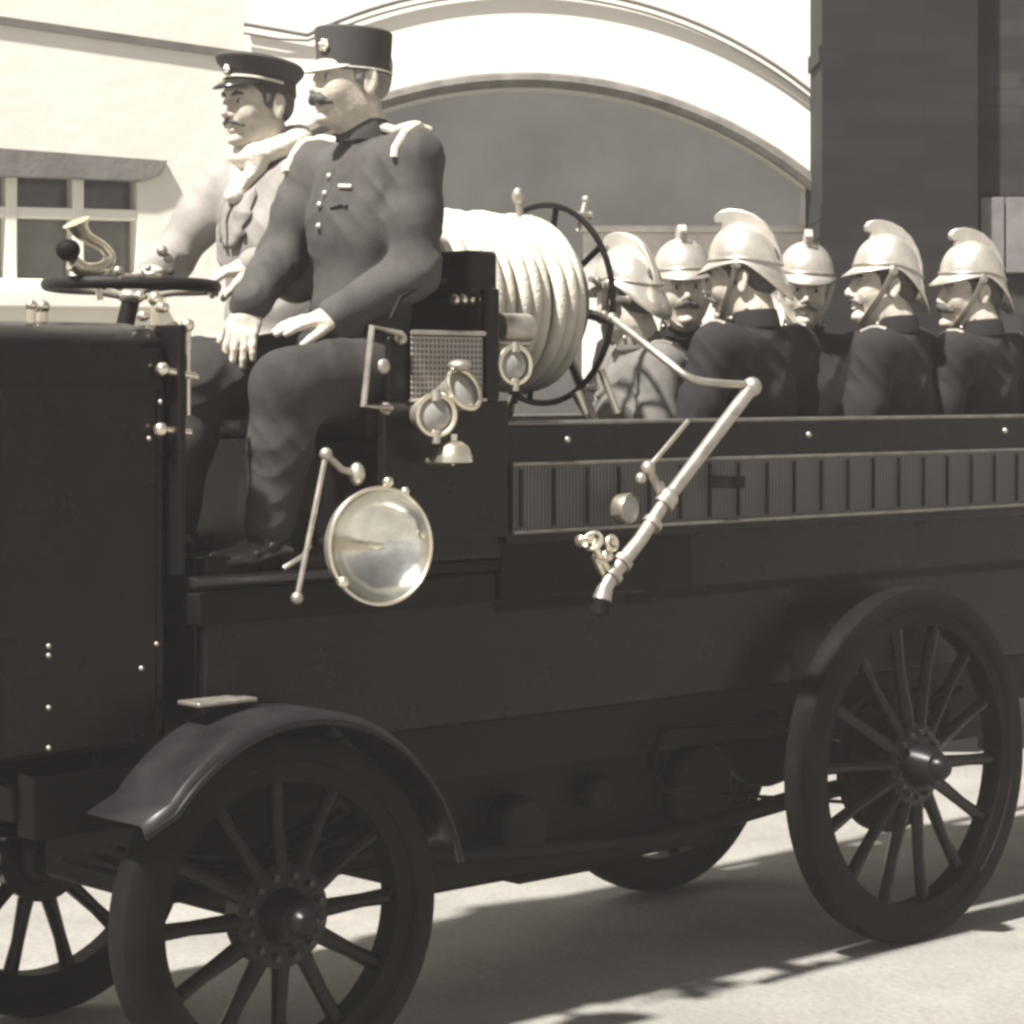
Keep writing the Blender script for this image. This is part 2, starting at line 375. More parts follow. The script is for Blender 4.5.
def head_prims(S, H, q=0):
    rg = random.Random(q); jw, nl, ck, bl, cf = [rg.uniform(-1, 1) * (q != 0) for _ in range(5)]
    """H: frame at eye level, x forward, z up"""
    e = lambda c, r, k=0.02, op='u', rot=None: S.ell(c, r, k, H, op, rot)
    e((-.014, 0, .032), (.098, .076, .084), .02)
    e((.026, 0, -.030), (.066, .057 + .004 * jw, .078), .03)
    e((.050 + .004 * ck, .034, -.030), (.030, .022, .030), .025); e((.050 + .004 * ck, -.034, -.030), (.030, .022, .030), .025)
    e((.074, 0, .025), (.018, .048, .012), .018)
    e((.0, .048 + .005 * jw, -.062), (.028, .014, .026), .03); e((.0, -.048 - .005 * jw, -.062), (.028, .014, .026), .03)
    e((.079 + .006 * cf, 0, -.100), (.021, .024, .017), .018)
    for s in (1, -1): e((.098, s * .031, .001), (.020, .021, .013), .010, 's')
    for s in (1, -1): e((.0745, s * .031, -.001), (.0125, .0150, .0105), .004)
    S.cap((.086, 0, .012 + .003 * bl), (.108 + .005 * nl, 0, -.028), .007, .0105, .010, H)
    e((.106 + .005 * nl, 0, -.034), (.012, .010, .009), .006)
    for s in (1, -1): e((.096, s * .012, -.037), (.011, .007, .007), .006)
    e((.086, 0, -.054), (.012, .024, .012), .012)
    e((.091, 0, -.064), (.008, .021, .0045), .005); e((.089, 0, -.075), (.009, .018, .0055), .005)
    e((.100, 0, -.0692), (.012, .020, .0016), .003, 's')
    for s in (1, -1):
        rot = Matrix.Rotation(s * R(-18), 4, 'Z') @ Matrix.Rotation(R(-10), 4, 'Y')
        e((-.012, s * .080, -.012), (.019, .0065, .032), .006, 'u', rot)
        e((-.008, s * .087, -.008), (.010, .006, .019), .005, 's', rot)
        e((-.012, s * .079, -.038), (.009, .006, .009), .006)

def hand_prims(S, wrist, d, nrm, side, curl=0.4, spread=0.10, grip=False, th=0.6, sc=1.0):
    d = vec(d).normalized(); nrm = vec(nrm); nrm = (nrm - d * d.dot(nrm)).normalized(); sd = d.cross(nrm) * side   # sd: thumb side
    w = vec(wrist); P = lambda a, b, c: w + (d * a + sd * b + nrm * c) * sc
    m = Matrix((( d.x, sd.x, nrm.x, 0), (d.y, sd.y, nrm.y, 0), (d.z, sd.z, nrm.z, 0), (0, 0, 0, 1)))
    S.ell(P(.048, 0, 0), (.048 * sc, .038 * sc, .015 * sc), .012, None, 'u', None) if False else None
    S.P.append(('e', np.array(m.to_3x3()), np.array(P(.048, 0, 0)), np.array((.050, .039, .0155)) * sc, .012, 'u'))
    S.cap(P(.0, 0, 0), P(.03, 0, 0), .026 * sc, .024 * sc, .02)
    for i, (off, L) in enumerate(((.028, .070), (.010, .079), (-.010, .074), (-.028, .058))):
        p = P(.078 - abs(i - 1.2) * .004, off, .002); a = -0.05 - curl * 0.5; sp = spread * (1.2 - i) * 0.6
        S.cap(P(.045, off * .8, 0), p, .010 * sc, .0100 * sc, .006)
        for j, f in enumerate((.46, .30, .24)):
            dd = (d * math.cos(a) + nrm * math.sin(a) + sd * sp).normalized()
            q = p + dd * L * f * sc; S.cap(p, q, (.0094 - j * .0006) * sc, (.0088 - j * .0007) * sc, .003); p = q; a -= curl * (0.9 if not grip else 1.1)
    p = P(.022, .026, -.006); a = th
    for j, (L, cc) in enumerate(((.042, 0), (.030, .3), (.024, .5))):
        dd = (d * math.cos(a - cc * .6) + sd * math.sin(a - cc * .6) - nrm * (.25 + curl * .5 + cc * .3)).normalized()
        q = p + dd * L * sc; S.cap(p, q, (.0125 - j * .0015) * sc, (.0110 - j * .0015) * sc, .006); p = q

def rotM(yaw=0, pitch=0, roll=0):
    return Matrix.Rotation(yaw, 4, 'Z') @ Matrix.Rotation(pitch, 4, 'Y') @ Matrix.Rotation(roll, 4, 'X')

from mathutils.bvhtree import BVHTree
def snapper(o):
    tree = BVHTree.FromPolygons([v.co for v in o.data.vertices], [p.vertices[:] for p in o.data.polygons])
    def f(p, off=0.0):
        q, nn, i, d = tree.find_nearest(Vector(p)); return q + nn * off
    return f
def person(label, head, tyaw, hyaw, lean=0, hpitch=0, hroll=0, arms=None, legs=None, coat=None, hat='helmet', hair='hair', tash=0.0, h=0.004, hands=None,
           group=None, leanside=0, hands_spec=None, tashmat=None, glove=False, sc=1.0, wide=1.0, legk=1.0, face=0, hs=.98):
    """head: eye-level head centre in engine coordinates.  Everything below works in engine axes relative to the hip."""
    T = rotM(R(tyaw), R(lean), R(leanside)) @ Matrix.Diagonal((1.08 * wide, 1.08 * wide, 1.12, 1))
    hd = Vector(head); hip = hd - T.to_3x3() @ Vector((.03, 0, .715))
    root = empty('person', W(*hip), ANG); tag(root, label, 'person', group)
    rel = lambda p: Vector(p) - hip
    H = Matrix.Translation(rel(head)) @ rotM(R(hyaw), R(hpitch), R(hroll)) @ Matrix.Diagonal((hs, hs, hs * 1.02, 1))
    neck0 = H @ Vector((-.022, 0, -.075)); neck1 = T @ Vector((-.01, 0, .575))
    sh = {s: T @ Vector((-.01, s * .185, .535)) for s in (1, -1)}
    A = {}
    for s in (1, -1):
        if arms and s in arms: A[s] = (rel(arms[s][0]), rel(arms[s][1]))
        else: A[s] = (T @ Vector((.03, s * .25, .27)), T @ Vector((.24, s * .12, .17)))
    Lg = {}
    for s in (1, -1):
        if legs and s in legs: Lg[s] = (rel(legs[s][0]), rel(legs[s][1]))
        else: Lg[s] = (T @ Vector((.44, s * .13, .09)), T @ Vector((.42, s * .12, -.36)))
    up = Vector((0, 0, 1))
    # skin body
    S = SDF(); head_prims(S, H, face)
    S.cap(neck0, neck1, .054, .058, .03); S.cap(H @ Vector((.028, 0, -.088)), T @ Vector((-.006, 0, .625)), .038, .044, .03)
    S.cap(T @ Vector((-.01, -.13, .525)), T @ Vector((-.01, .13, .525)), .052, None, .03)
    S.ell((0, 0, .40), (.105, .155, .17), .05, T); S.ell((0, 0, .20), (.09, .13, .15), .05, T); S.ell((.02, 0, .08), (.11, .15, .09), .05, T)
    for s in (1, -1):
        e, w = A[s]
        S.cap(sh[s], e, .046, .036, .03); S.cap(e, w, .036, .024, .02)
        k, a = Lg[s]
        S.cap(T @ Vector((.05, s * .09, .08)), k, .070, .050, .03); S.cap(k, a, .048, .034, .02)
        if hands_spec and s in hands_spec: hand_prims(S, w, *hands_spec[s][:2], -s, **hands_spec[s][2])
        else: hand_prims(S, w, (w - e), up, -s, .5)
    body = mesh_obj('body', S.mesh(h), M['skin'], root, 1)
    if glove:
        me = body.data; me.materials.append(M['glove'])
        co = np.empty(len(me.vertices) * 3); me.vertices.foreach_get('co', co); co = co.reshape(-1, 3)
        near = np.zeros(len(co), bool)
        for s in (1, -1): near |= ((co - np.array(A[s][1])) ** 2).sum(1) < .23 ** 2
        near &= ((co - np.array(rel(head))) ** 2).sum(1) > .3 ** 2
        mi = np.zeros(len(me.polygons), np.int32); lv = np.empty(len(me.loops), np.int32); me.loops.foreach_get('vertex_index', lv)
        mi[near[lv[::4]]] = 1; me.polygons.foreach_set('material_index', mi)
    # coat
    C = SDF()
    C.cap(T @ Vector((-.015, -.135, .525)), T @ Vector((-.015, .135, .525)), .072, None, .05)
    C.ell((.005, 0, .40), (.130, .180, .19), .06, T); C.ell((0, 0, .22), (.122, .165, .17), .06, T); C.ell((.02, 0, .09), (.15, .19, .095), .05, T)
    C.cap(T @ Vector((-.012, 0, .56)), T @ Vector((-.004, 0, .607)), .066, .060, .02)
    for s in (1, -1):
        e, w = A[s]; m1 = sh[s].lerp(e, .5)
        C.cap(sh[s], m1, .070, .062, .04); C.cap(m1, e, .062, .058, .03); C.cap(e, w, .060, .047, .03)
        C.cap(w - (w - e).normalized() * .05, w - (w - e).normalized() * .008, .049, .050, .006)
        k, a = Lg[s]; th = T @ Vector((.05, s * .09, .08))
        C.cap(th, th.lerp(k, .35), .098, .092, .05)
    # open neck: carve the neck hole
    C.cap(T @ Vector((-.004, 0, .600)), T @ Vector((.012, 0, .68)), .052, .056, .006, None, 's')
    ct = mesh_obj('coat', C.mesh(max(h * 1.3, .005), .007 if hat == 'helmet' else .005), M[coat], root, 2)
    # collar
    if hat != 'cap':
        cb = MB(); ctr = T @ Vector((-.005, 0, .60)); ax = (T.to_3x3() @ Vector((.12, 0, 1))).normalized()
        cb.lathe(ctr, ax, [(-.02, .070), (.012, .0665), (.030, .063), (.032, .060), (.0, .061), (-.02, .064)], 36)
        cb.build('collar', M[coat], root)
    if hat == 'helmet':
        sn = snapper(ct); col_b = MB()
        for s in (1, -1):
            col_b.ball(ctr + T.to_3x3() @ Vector((.052, s * .040, .012)), .008, 10); col_b.ball(ctr + T.to_3x3() @ Vector((.034, s * .056, .010)), .007, 10)
        for z in (.56, .50, .44, .38): col_b.ball(sn(T @ Vector((.22, .0, z)), .002), .009, 10)
        col_b.bm.verts.index_update(); col_b.split('button', M['brass_dull'], root)
        be = MB()
        for s in (1, -1): be.tube([sn(T @ Vector((x, s * .19, zz)), .002) for x, zz in ((-.05, .62), (-.02, .66), (.02, .66), (.06, .62))], .006, 8)
        be.bm.verts.index_update(); be.split('shoulder_cord', M['strap'], root)
    # trousers and boots
    Pn = SDF()
    Pn.ell((.02, 0, .085), (.13, .175, .085), .05, T)
    for s in (1, -1):
        k, a = Lg[s]; Pn.cap(T @ Vector((.05, s * .09, .08)), k, .096 * legk, .074 * legk, .04); Pn.cap(k, k.lerp(a, .4), .070 * legk, .060 * legk, .03); Pn.cap(k.lerp(a, .4), a, .060 * legk, .056, .03)
    mesh_obj('trousers', Pn.mesh(max(h * 1.5, .006), .005), M['trousers'] if coat in ('coat_officer', 'coat_driver') else M['coat_fire'], root, 2)
    for s in (1, -1):
        k, a = Lg[s]; B = SDF(); f = (T.to_3x3() @ Vector((1, 0, 0))); f.z = 0; f.normalize(); lat = Vector((-f.y, f.x, 0)) * s
        fd = (f + lat * .15).normalized(); g = a + Vector((0, 0, -.075))
        B.cap(a + Vector((0, 0, .06)), a + Vector((0, 0, -.03)), .050, .044, .02); B.cap(g + Vector((0, 0, .02)) - fd * .03, g + fd * .07 + Vector((0, 0, .012)), .040, .038, .02)
        B.cap(g + fd * .07 + Vector((0, 0, .008)), g + fd * .155, .040, .028, .02)
        zb = g.z - .018
        def clip(D, ax, zb=zb): return np.maximum(D, (zb - ax[2]).astype(np.float32)[None, None, :])
        mesh_obj('boot', B.mesh(.006, 0, clip), M['boot'], root, 1)
    # hair: shell over the skull, cut away from the face
    Hs = SDF(); Hs.ell((-.016, 0, .034), (.099, .0785, .086), .01, H); Hs.ell((-.054, 0, -.012), (.050, .063, .046), .02, H)
    Hs.ell((.012, .070, -.002), (.014, .010, .032), .01, H); Hs.ell((.012, -.070, -.002), (.014, .010, .032), .01, H)
    Hs.ell((.098, 0, -.028), (.078, .12, .085), .008, H, 's')
    Hs.ell((.030, .09, -.055), (.045, .05, .045), .008, H, 's'); Hs.ell((.030, -.09, -.055), (.045, .05, .045), .008, H, 's')
    Hs.ell((-.02, .088, -.014), (.026, .022, .038), .006, H, 's'); Hs.ell((-.02, -.088, -.014), (.026, .022, .038), .006, H, 's')
    mesh_obj('hair', Hs.mesh(.004), M[hair], root, 1)
    # eyes, brows, moustache
    for s in (1, -1):
        eb = MB(); eb.ball((.0760, s * .031, -.001), .0118, 16, mtx=H); e = eb.build('eye', M['eye_white'], root); e.data.materials.append(M['iris'])
        cen = H @ Vector((.0872, s * .031, -.001))
        for p in e.data.polygons:
            if (p.center - cen).length < .0062: p.material_index = 1
        bw = MB(); bw.tube([H @ Vector(q) for q in ((.0915, s * .014, .017), (.0905, s * .028, .022), (.080, s * .046, .018))], .004, 8, rs=[.0045, .0062, .003]); bw.build('eyebrow', M[hair], root)  # brows enlarged, adding dark for the shaded eye sockets
    if tash:
        Mo = SDF()
        for s in (1, -1):
            Mo.cap((.103, s * .002, -.050), (.095, s * .020, -.056), .0085 * tash, .0085 * tash, .008, H); Mo.cap((.095, s * .020, -.056), (.077, s * .038, -.064), .0085 * tash, .0045, .006, H)
        mesh_obj('moustache', Mo.mesh(.0025, .0007), M[tashmat or hair], root, 0)
    {'helmet': helmet, 'kepi': kepi, 'cap': peaked_cap}[hat](root, H)
    root_info = dict(root=root, coat=ct, T=T, H=H, sh=sh, A=A, L=Lg, hip=hip)
    return root_info

def helmet(root, H):
    mb = MB(); nphi = 56; base = []; rows = []
    c = Vector((-.010, 0, .048)); ax_, by_, hz = .104, .090, .102
    def front(ph): return max(0, math.cos(ph)) ** 1.6
    def back(ph): return max(0, -math.cos(ph)) ** 1.2
    for i in range(11):
        t = i / 10 * math.pi / 2
        row = []
        for j in range(nphi):
            ph = 2 * math.pi * j / nphi; rr = math.sin(t) ** 0.9; low = -back(ph) * .030 * rr
            row.append(Vector((c.x + ax_ * rr * math.cos(ph), c.y + by_ * rr * math.sin(ph), c.z + hz * math.cos(t) + low)))
        rows.append(row)
    for (q, dq) in ((.06, .1), (.4, .45), (1.0, 1.0)):
        row = []
        for j in range(nphi):
            ph = 2 * math.pi * j / nphi; e = (.008 + (.030) * front(ph) + .018 * back(ph)); dr = (.006 + .026 * front(ph) + .090 * back(ph) ** 1.4)
            row.append(Vector((c.x + (ax_ + e * q) * math.cos(ph), c.y + (by_ + (e * .6 + .004) * q) * math.sin(ph), c.z - back(ph) * .030 - dr * dq)))
        rows.append(row)
    top = mb.bm.verts.new(H @ (c + Vector((0, 0, hz))))
    vr = [[mb.bm.verts.new(H @ p) for p in row] for row in rows[1:]]
    for j in range(nphi): mb.bm.faces.new((top, vr[0][j], vr[0][(j + 1) % nphi]))
    for a, b in zip(vr, vr[1:]):
        for j in range(nphi): mb.bm.faces.new((a[j], b[j], b[(j + 1) % nphi], a[(j + 1) % nphi]))
    hl = mb.build('helmet', M['helmet'], root, solid=.004)
    # crest
    prof = [(x - .004 if x > 0 else x * .93, z) for x, z in [(.082, .085), (.066, .112), (.054, .138), (.050, .152), (.056, .156), (.066, .154), (.071, .160), (.072, .172), (.064, .184), (.048, .191), (.022, .193), (-.012, .188), (-.048, .174), (-.082, .148), (-.108, .110), (-.124, .066), (-.128, .022), (-.118, .020), (-.105, .05), (-.06, .09), (0, .105), (.05, .09)]]
    cb = MB(); cb.prism([H @ Vector((x, -.013, z)) for x, z in prof], (H.to_3x3() @ Vector((0, .026, 0))))
    cb.build('crest', M['helmet'], hl, bevel=.009)
    # base band and front plate
    bb = MB(); bb.tube([H @ (Vector((c.x + (ax_ + .002) * math.cos(t), (by_ + .002) * math.sin(t), c.z + .006 - max(0, -math.cos(t)) ** 1.2 * .030))) for t in [2 * math.pi * i / 48 for i in range(48)]], .0045, 8, closed=True)
    bb.build('band', M['brass_dull'], hl)
    st = MB()
    for s in (1, -1):
        st.tube([H @ Vector(q) for q in ((-.004, s * .092, .040), (.010, s * .086, .005), (.030, s * .073, -.040), (.052, s * .052, -.080), (.066, s * .025, -.112), (.070, 0, -.120))], .013, 8, flat=(0, 1, 0))
    st.build('chin_strap', M['strap'], hl)
    rs = MB()
    for s in (1, -1): rs.lathe(H @ Vector((-.002, s * .096, .036)), H.to_3x3() @ Vector((0, s, 0)), [(-.006, .015), (.0, .015), (.004, .009), (.006, 0)], 16)
    rs.bm.verts.index_update(); rs.split('rosette', M['brass_dull'], hl)

def ell_lathe(mb, H, prof, cx, seg=48, tilt=0.0):
    vr = []
    for (z, a, b) in prof:
        vr.append([mb.bm.verts.new(H @ Vector((cx + a * math.cos(2 * math.pi * j / seg), b * math.sin(2 * math.pi * j / seg), z + tilt * a * math.cos(2 * math.pi * j / seg)))) for j in range(seg)])
    for A, B in zip(vr, vr[1:]):
        for j in range(seg): mb.bm.faces.new((A[j], A[(j + 1) % seg], B[(j + 1) % seg], B[j]))
    mb.bm.faces.new(vr[-1])
def peak_mesh(H, cx, a, b, z, ext, drop, half=62, tilt=0.0):
    mb = MB(); n = 24; rows = []
    for q in (0, .35, .7, 1):
        row = []
        for i in range(n + 1):
            ph = R(-half + 2 * half * i / n); w = max(0, math.cos(ph * 90 / half * .98)) ** .7
            row.append(mb.bm.verts.new(H @ Vector((cx + (a + ext * q * w) * math.cos(ph), (b + ext * .35 * q * w) * math.sin(ph), z + tilt * a * math.cos(ph) - drop * (q ** 1.3) * w))))
        rows.append(row)
    for A, B in zip(rows, rows[1:]):
        for i in range(n): mb.bm.faces.new((A[i], A[i + 1], B[i + 1], B[i]))
    return mb
def badge(H, p, nrm, r, parent, name='badge'):
    mb = MB(); c = H @ Vector(p); n = (H.to_3x3() @ Vector(nrm)).normalized(); a = n.orthogonal().normalized(); b = n.cross(a)
    for i in range(6):
        t = 2 * math.pi * i / 6; mb.ball(c + (a * math.cos(t) + b * math.sin(t)) * r * .62, r * .36, 8)
    mb.ball(c, r * .55, 10); mb.build(name, M['brass'], parent)
def kepi(root, H):
    mb = MB(); ell_lathe(mb, H, [(.012, .097, .0815), (.020, .098, .083), (.06, .0975, .083), (.098, .101, .0855), (.115, .102, .086), (.120, .096, .081), (.1205, .06, .05)], -.012, tilt=.06)
    c = mb.build('hat', M['cap'], root)
    pk = peak_mesh(H, -.012, .0975, .0825, .022, .036, .018, 58, tilt=.06); pk.build('peak', M['peak'], c, solid=.004)
    br = MB(); br.ring(H @ Vector((-.012, 0, .030)), H.to_3x3() @ Vector((-.06, 0, 1)), .1035, .0022, 48, 6, sq=(1, 1))
    br.bm.free()
    badge(H, (.086, .022, .076), (1, .3, 0), .017, c)
    p = MB(); p.tube([H @ Vector((-.012 + .0995 * math.cos(t), .0845 * math.sin(t), .018 + .06 * .103 * math.cos(t))) for t in [2 * math.pi * i / 40 for i in range(40)]], .0022, 6, closed=True); p.build('piping', M['braid'], c)
def peaked_cap(root, H):
    mb = MB(); ell_lathe(mb, H, [(.030, .101, .0835), (.034, .1025, .085), (.062, .1025, .085), (.066, .103, .0855), (.088, .122, .104), (.100, .127, .108), (.108, .122, .104), (.114, .07, .06)], -.014, tilt=.19)
    c = mb.build('hat', M['cap'], root)
    peak_mesh(H, -.014, .102, .084, .040, .048, .026, 60, tilt=.19).build('peak', M['boot'], c, solid=.004)
    badge(H, (.098, .0, .085), (1, 0, 0), .014, c)
    p = MB(); p.tube([H @ Vector((-.014 + .1055 * math.cos(t), .088 * math.sin(t), .048 + .19 * .103 * math.cos(t))) for t in [R(-95) + R(190) * i / 30 for i in range(31)]], .0035, 6); p.build('cord', M['braid'], c)
    

# ================================================================ SETTING
g = MB(); 
for i in range(1):
    bmesh.ops.create_grid(g.bm, x_segments=60, y_segments=60, size=60)
go = g.build('ground', M['ground']); tag(go, kind='structure'); go.location = (0, 30, 0)

# left building: wall turned off the engine's line to catch more sun, with a sash window
JX, JY = -1.235, 11.0                      # junction with the arch wall
LA = R(201); dW = Vector((math.cos(LA), math.sin(LA), 0))                            # toward the left and the camera
nW = LF.copy()                            # faces the yard
def wl(px):                               # parameter along the left wall for a pixel column
    k = (px - 512) / FOC; return (k * JY - JX) / (dW.x - k * dW.y)
def Zat(t, py): return CAMH + (HOR - py) / FOC * (JY + dW.y * t)
lb = empty('whitewashed_building', (JX, JY, 0), LA)
tag(lb, 'whitewashed building wall with a dark sash window, left of the arch', 'building')
t0, t1 = wl(138), wl(-90)
zt, zb_ = Zat(wl(80), 158), Zat(wl(80), 292)
mb = MB(); D_ = .3
mb.box((-.25, -D_, 0), (t0, 0, 7)); mb.box((t1, -D_, 0), (9, 0, 7)); mb.box((t0, -D_, 0), (t1, 0, zb_)); mb.box((t0, -D_, zt), (t1, 0, 7))
mb.build('wall', M['render'], lb, smooth=False)
def wp(px, py, y):
    t = wl(px); return Vector((t, y, Zat(t, py)))
MB().prism([wp(166, 161, .002), wp(-60, 144, .002), wp(-60, 175, .002), wp(140, 182, .002), wp(158, 176, .002)], (0, .035, 0)).build('lintel', M['lintel'], lb, smooth=False, bevel=.004)
wn = MB().box((t0 - .0, -.20, zb_), (t1, -.17, zt)).build('window', M['pane'], lb, smooth=False)
gb = MB()
def tpx(px): return wl(px)
for px in (12, 79, -50): gb.box((tpx(px) - .024, -.165, zb_), (tpx(px) + .024, -.01, zt - .05))
zr = Zat(wl(80), 213)
gb.box((t0, -.16, zr - .022), (t1, -.02, zr + .022)); gb.box((t0, -.166, zb_), (t1, -.005, zb_ + .055))
gb.build('glazing_bars', M['white'], wn, smooth=False, bevel=.004)
MB().box((t0 - .1, .002, zb_ - .07), (t1, .10, zb_ - .005)).build('sill', M['white'], lb, smooth=False, bevel=.006)
ze = Zat(wl(0), 20)
MB().prism([wp(236, 51, .002), wp(-60, 8, .002), wp(-60, 16, .002), wp(236, 59, .002)], (0, .016, 0)).build('gutter', M['gutter'], lb, smooth=False)

# arch building: frontal wall at Y=AY with a segmental opening
AY = 11.02
sA = FOC / AY
def AP(px, py, y=0.0): return Vector(((px - 512) / sA, y, CAMH + (HOR - py) / sA))
ab = empty('arched_building', (0, AY, 0)); tag(ab, 'whitewashed building front pierced by a broad dark archway', 'building')
cx, cy_, RR = 522, 540, 460
xl, xr = 268, 905
edge = [AP(xl, HOR + CAMH * sA)]
n = 44
for i in range(n + 1):
    x = xl + (xr - xl) * i / n; edge.append(AP(x, cy_ - math.sqrt(RR * RR - (x - cx) ** 2)))
edge.append(AP(xr, HOR + CAMH * sA))
out = [AP(225, HOR + CAMH * sA), AP(225, -900), AP(1300, -900), AP(1300, HOR + CAMH * sA)]
# build the front as strips: left pier, right pier, spandrel columns
mb = MB(); th_ = Vector((0, .45, 0))
mb.prism([out[0], AP(225, -900), AP(xl, -900), edge[0]], th_)
mb.prism([edge[-1], AP(xr, -900), AP(1300, -900), AP(1300, HOR + CAMH * sA)], th_)
for i in range(n):
    a = edge[1 + i]; b = edge[2 + i]; zt_ = AP(0, -900).z
    mb.prism([a, Vector((a.x, 0, zt_)), Vector((b.x, 0, zt_)), b], th_)
bmesh.ops.remove_doubles(mb.bm, verts=mb.bm.verts, dist=1e-5)
# drop internal faces
inner = [f for f in mb.bm.faces if abs(f.normal.x) > .99 and all(abs(v.co.z) > 0 for v in f.verts)]
mb.build('wall', M['render'], ab, smooth=False)
ar = MB(); ar.tube([e + Vector((0, -.01, 0)) for e in edge[1:-1]], .035, 8); ar.build('arch_edge', M['archstone'], ab)
# hood mould: two thin rolls with the left return
hm = MB()
for off in (0, 9):
    pts = [AP(245, 25 + off, -.03), AP(280, 31 + off, -.03), AP(308, 36 + off * .6, -.03)]
    for x in range(325, 960, 15): pts.append(AP(x, 458 + off * .8 - math.sqrt(470 ** 2 - (x - 515) ** 2) + (10 if x < 350 else 0) * 0, -.03))
    hm.tube(pts, .0095 if off == 0 else .006, 8)
hm.build('hood_mould', M['gutter'], ab)
# passage behind; the gap in its roof is added to let sky light in
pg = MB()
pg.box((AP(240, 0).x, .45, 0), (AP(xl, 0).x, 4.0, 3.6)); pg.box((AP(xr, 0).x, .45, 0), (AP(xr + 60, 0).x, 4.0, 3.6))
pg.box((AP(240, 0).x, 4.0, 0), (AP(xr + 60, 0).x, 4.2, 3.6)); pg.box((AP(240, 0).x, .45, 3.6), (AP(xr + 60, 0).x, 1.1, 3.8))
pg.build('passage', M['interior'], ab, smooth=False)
# low wall inside the archway
lw = MB().box((AP(585, 0).x, .05, 0), (AP(862, 0).x, .26, AP(0, 228).z)).box((AP(583, 0).x, .02, AP(0, 228).z), (AP(864, 0).x, .29, AP(0, 221).z))
lwo = lw.build('low_wall', M['lowwall'], None, smooth=False, bevel=.01); lwo.location = (0, AY + .25, 0); tag(lwo, 'mottled grey low wall with coping standing inside the archway behind the firemen', 'wall')
# dark brick pier
PY = 10.6; sP = FOC / PY
def PX(px): return (px - 512) / sP
def PZ(py): return CAMH + (HOR - py) / sP
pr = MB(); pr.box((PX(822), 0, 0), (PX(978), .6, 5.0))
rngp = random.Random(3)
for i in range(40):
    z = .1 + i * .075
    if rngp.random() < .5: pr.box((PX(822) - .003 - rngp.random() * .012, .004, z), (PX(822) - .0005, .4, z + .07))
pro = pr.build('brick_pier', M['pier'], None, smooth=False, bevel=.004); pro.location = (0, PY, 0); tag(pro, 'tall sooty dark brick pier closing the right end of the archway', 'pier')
bw = MB().box((PX(978) + .001, .12, PZ(192)), (PX(1500), .5, 5)).box((PX(978) + .001, .12, 0), (PX(1500), .5, PZ(192) - .001)).build('brick_wall', M['brick2'], None, smooth=False); bw.location = (0, PY, 0)
tag(bw, 'weathered lighter brick wall right of the dark pier', 'wall')
pb = MB()
for i in range(7): pb.box((PX(984 + i * 26), 0, PZ(272)), (PX(984 + i * 26 + 24), .04, PZ(196)))
pbo = pb.build('board_panel', M['pale_post'], None, smooth=False, bevel=.004); pbo.location = (0, PY + .075, 0); tag(pbo, 'grey painted vertical board panel fixed on the brick wall at right', 'panel')

# ================================================================ ENGINE
eng = empty('motor_fire_engine', W(0, 0, 0), ANG)
tag(eng, 'dark early motor fire engine with spoked wheels, hose reel and brass lamps', 'fire engine')
P_ = M['paint']; PM = M['paint_matt']
def part(mb, name, m, par=None, **k): return mb.build(name, m, par or eng, **k)
def parts(mb, name, m, par=None, **k):
    mb.bm.verts.index_update(); return mb.split(name, m, par or eng, **k)
# chassis
c = MB()
for s in (1, -1): c.box((-1.5, s * .34 - .035, .60), (2.75, s * .34 + .035, .74))
for u in (-1.3, -.4, .5, 1.3, 2.1, 2.7): c.box((u, -.304, .63), (u + .06, .304, .71))
part(c, 'chassis', PM, bevel=.006)
parts(MB().cyl((2.24, -.5, .40), (2.24, .5, .40), .03).cyl((0, -.5, .5), (0, .5, .5), .035).ball((0, 0, .5), .13, 20, (1, 1, 1)), 'axle', PM)
sp = MB()
for u in (2.24, 0):
    for s in (1, -1):
        z = .40 if u > 1 else .5
        for k in range(4): sp.tube([(u + x, s * .38, z + .06 + k * .014 + .10 * (x / (.46 - k * .07)) ** 2 * (1 - k * .1)) for x in [(-.46 + k * .07) * (1 - i / 5) for i in range(11)]], .022, 6, flat=(0, 0, 1))
parts(sp, 'spring', PM)
# engine and gearbox pan beneath
pan = MB().box((.50, -.27, .30), (1.55, .27, .60)).box((1.62, -.24, .38), (2.34, .24, .60)).box((.9, -.30, .27), (1.2, .22, .30))
pan.cyl((.62, .27, .47), (.62, .34, .47), .12).cyl((1.3, .27, .45), (1.3, .36, .45), .08).cyl((1.0, .27, .5), (1.0, .33, .5), .05)
part(pan, 'gearbox', PM, bevel=.02)
pp = MB().tube([(1.9, .30, .45), (1.4, .34, .40), (.8, .34, .36), (.2, .32, .40), (-.5, .3, .42)], .025, 12)
part(pp, 'exhaust_pipe', PM)
part(MB().tube([(.08, .42, .63), (.85, .40, .66), (.9, .40, .58), (.85, .40, .50), (.0, .42, .37), (-.13, .42, .5)], .016, 8, closed=True, flat=(0, 0, 1)), 'drive_chain', PM)
parts(MB().tube([(.9, -.40, .38), (.2, -.40, .42)], .03, 10).cyl((.3, -.38, .55), (1.1, -.38, .55), .10), 'silencer', PM)
# lower side panels
b = MB().box((-1.55, .38, .745), (2.34, .42, 1.185)).box((-1.55, -.42, .745), (2.34, -.38, 1.185)).box((-1.55, -.42, 1.0), (1.48, .42, 1.04)).box((2.30, -.38, .745), (2.34, .38, 1.185)).box((-1.55, -.42, .745), (-1.5, .42, 1.185))
part(b, 'body', P_, bevel=.006)
for s in (1, -1):
    parts(MB().box((-.78, s * .30, .50), (-.42, s * .37, .74)), 'step', PM, bevel=.01)
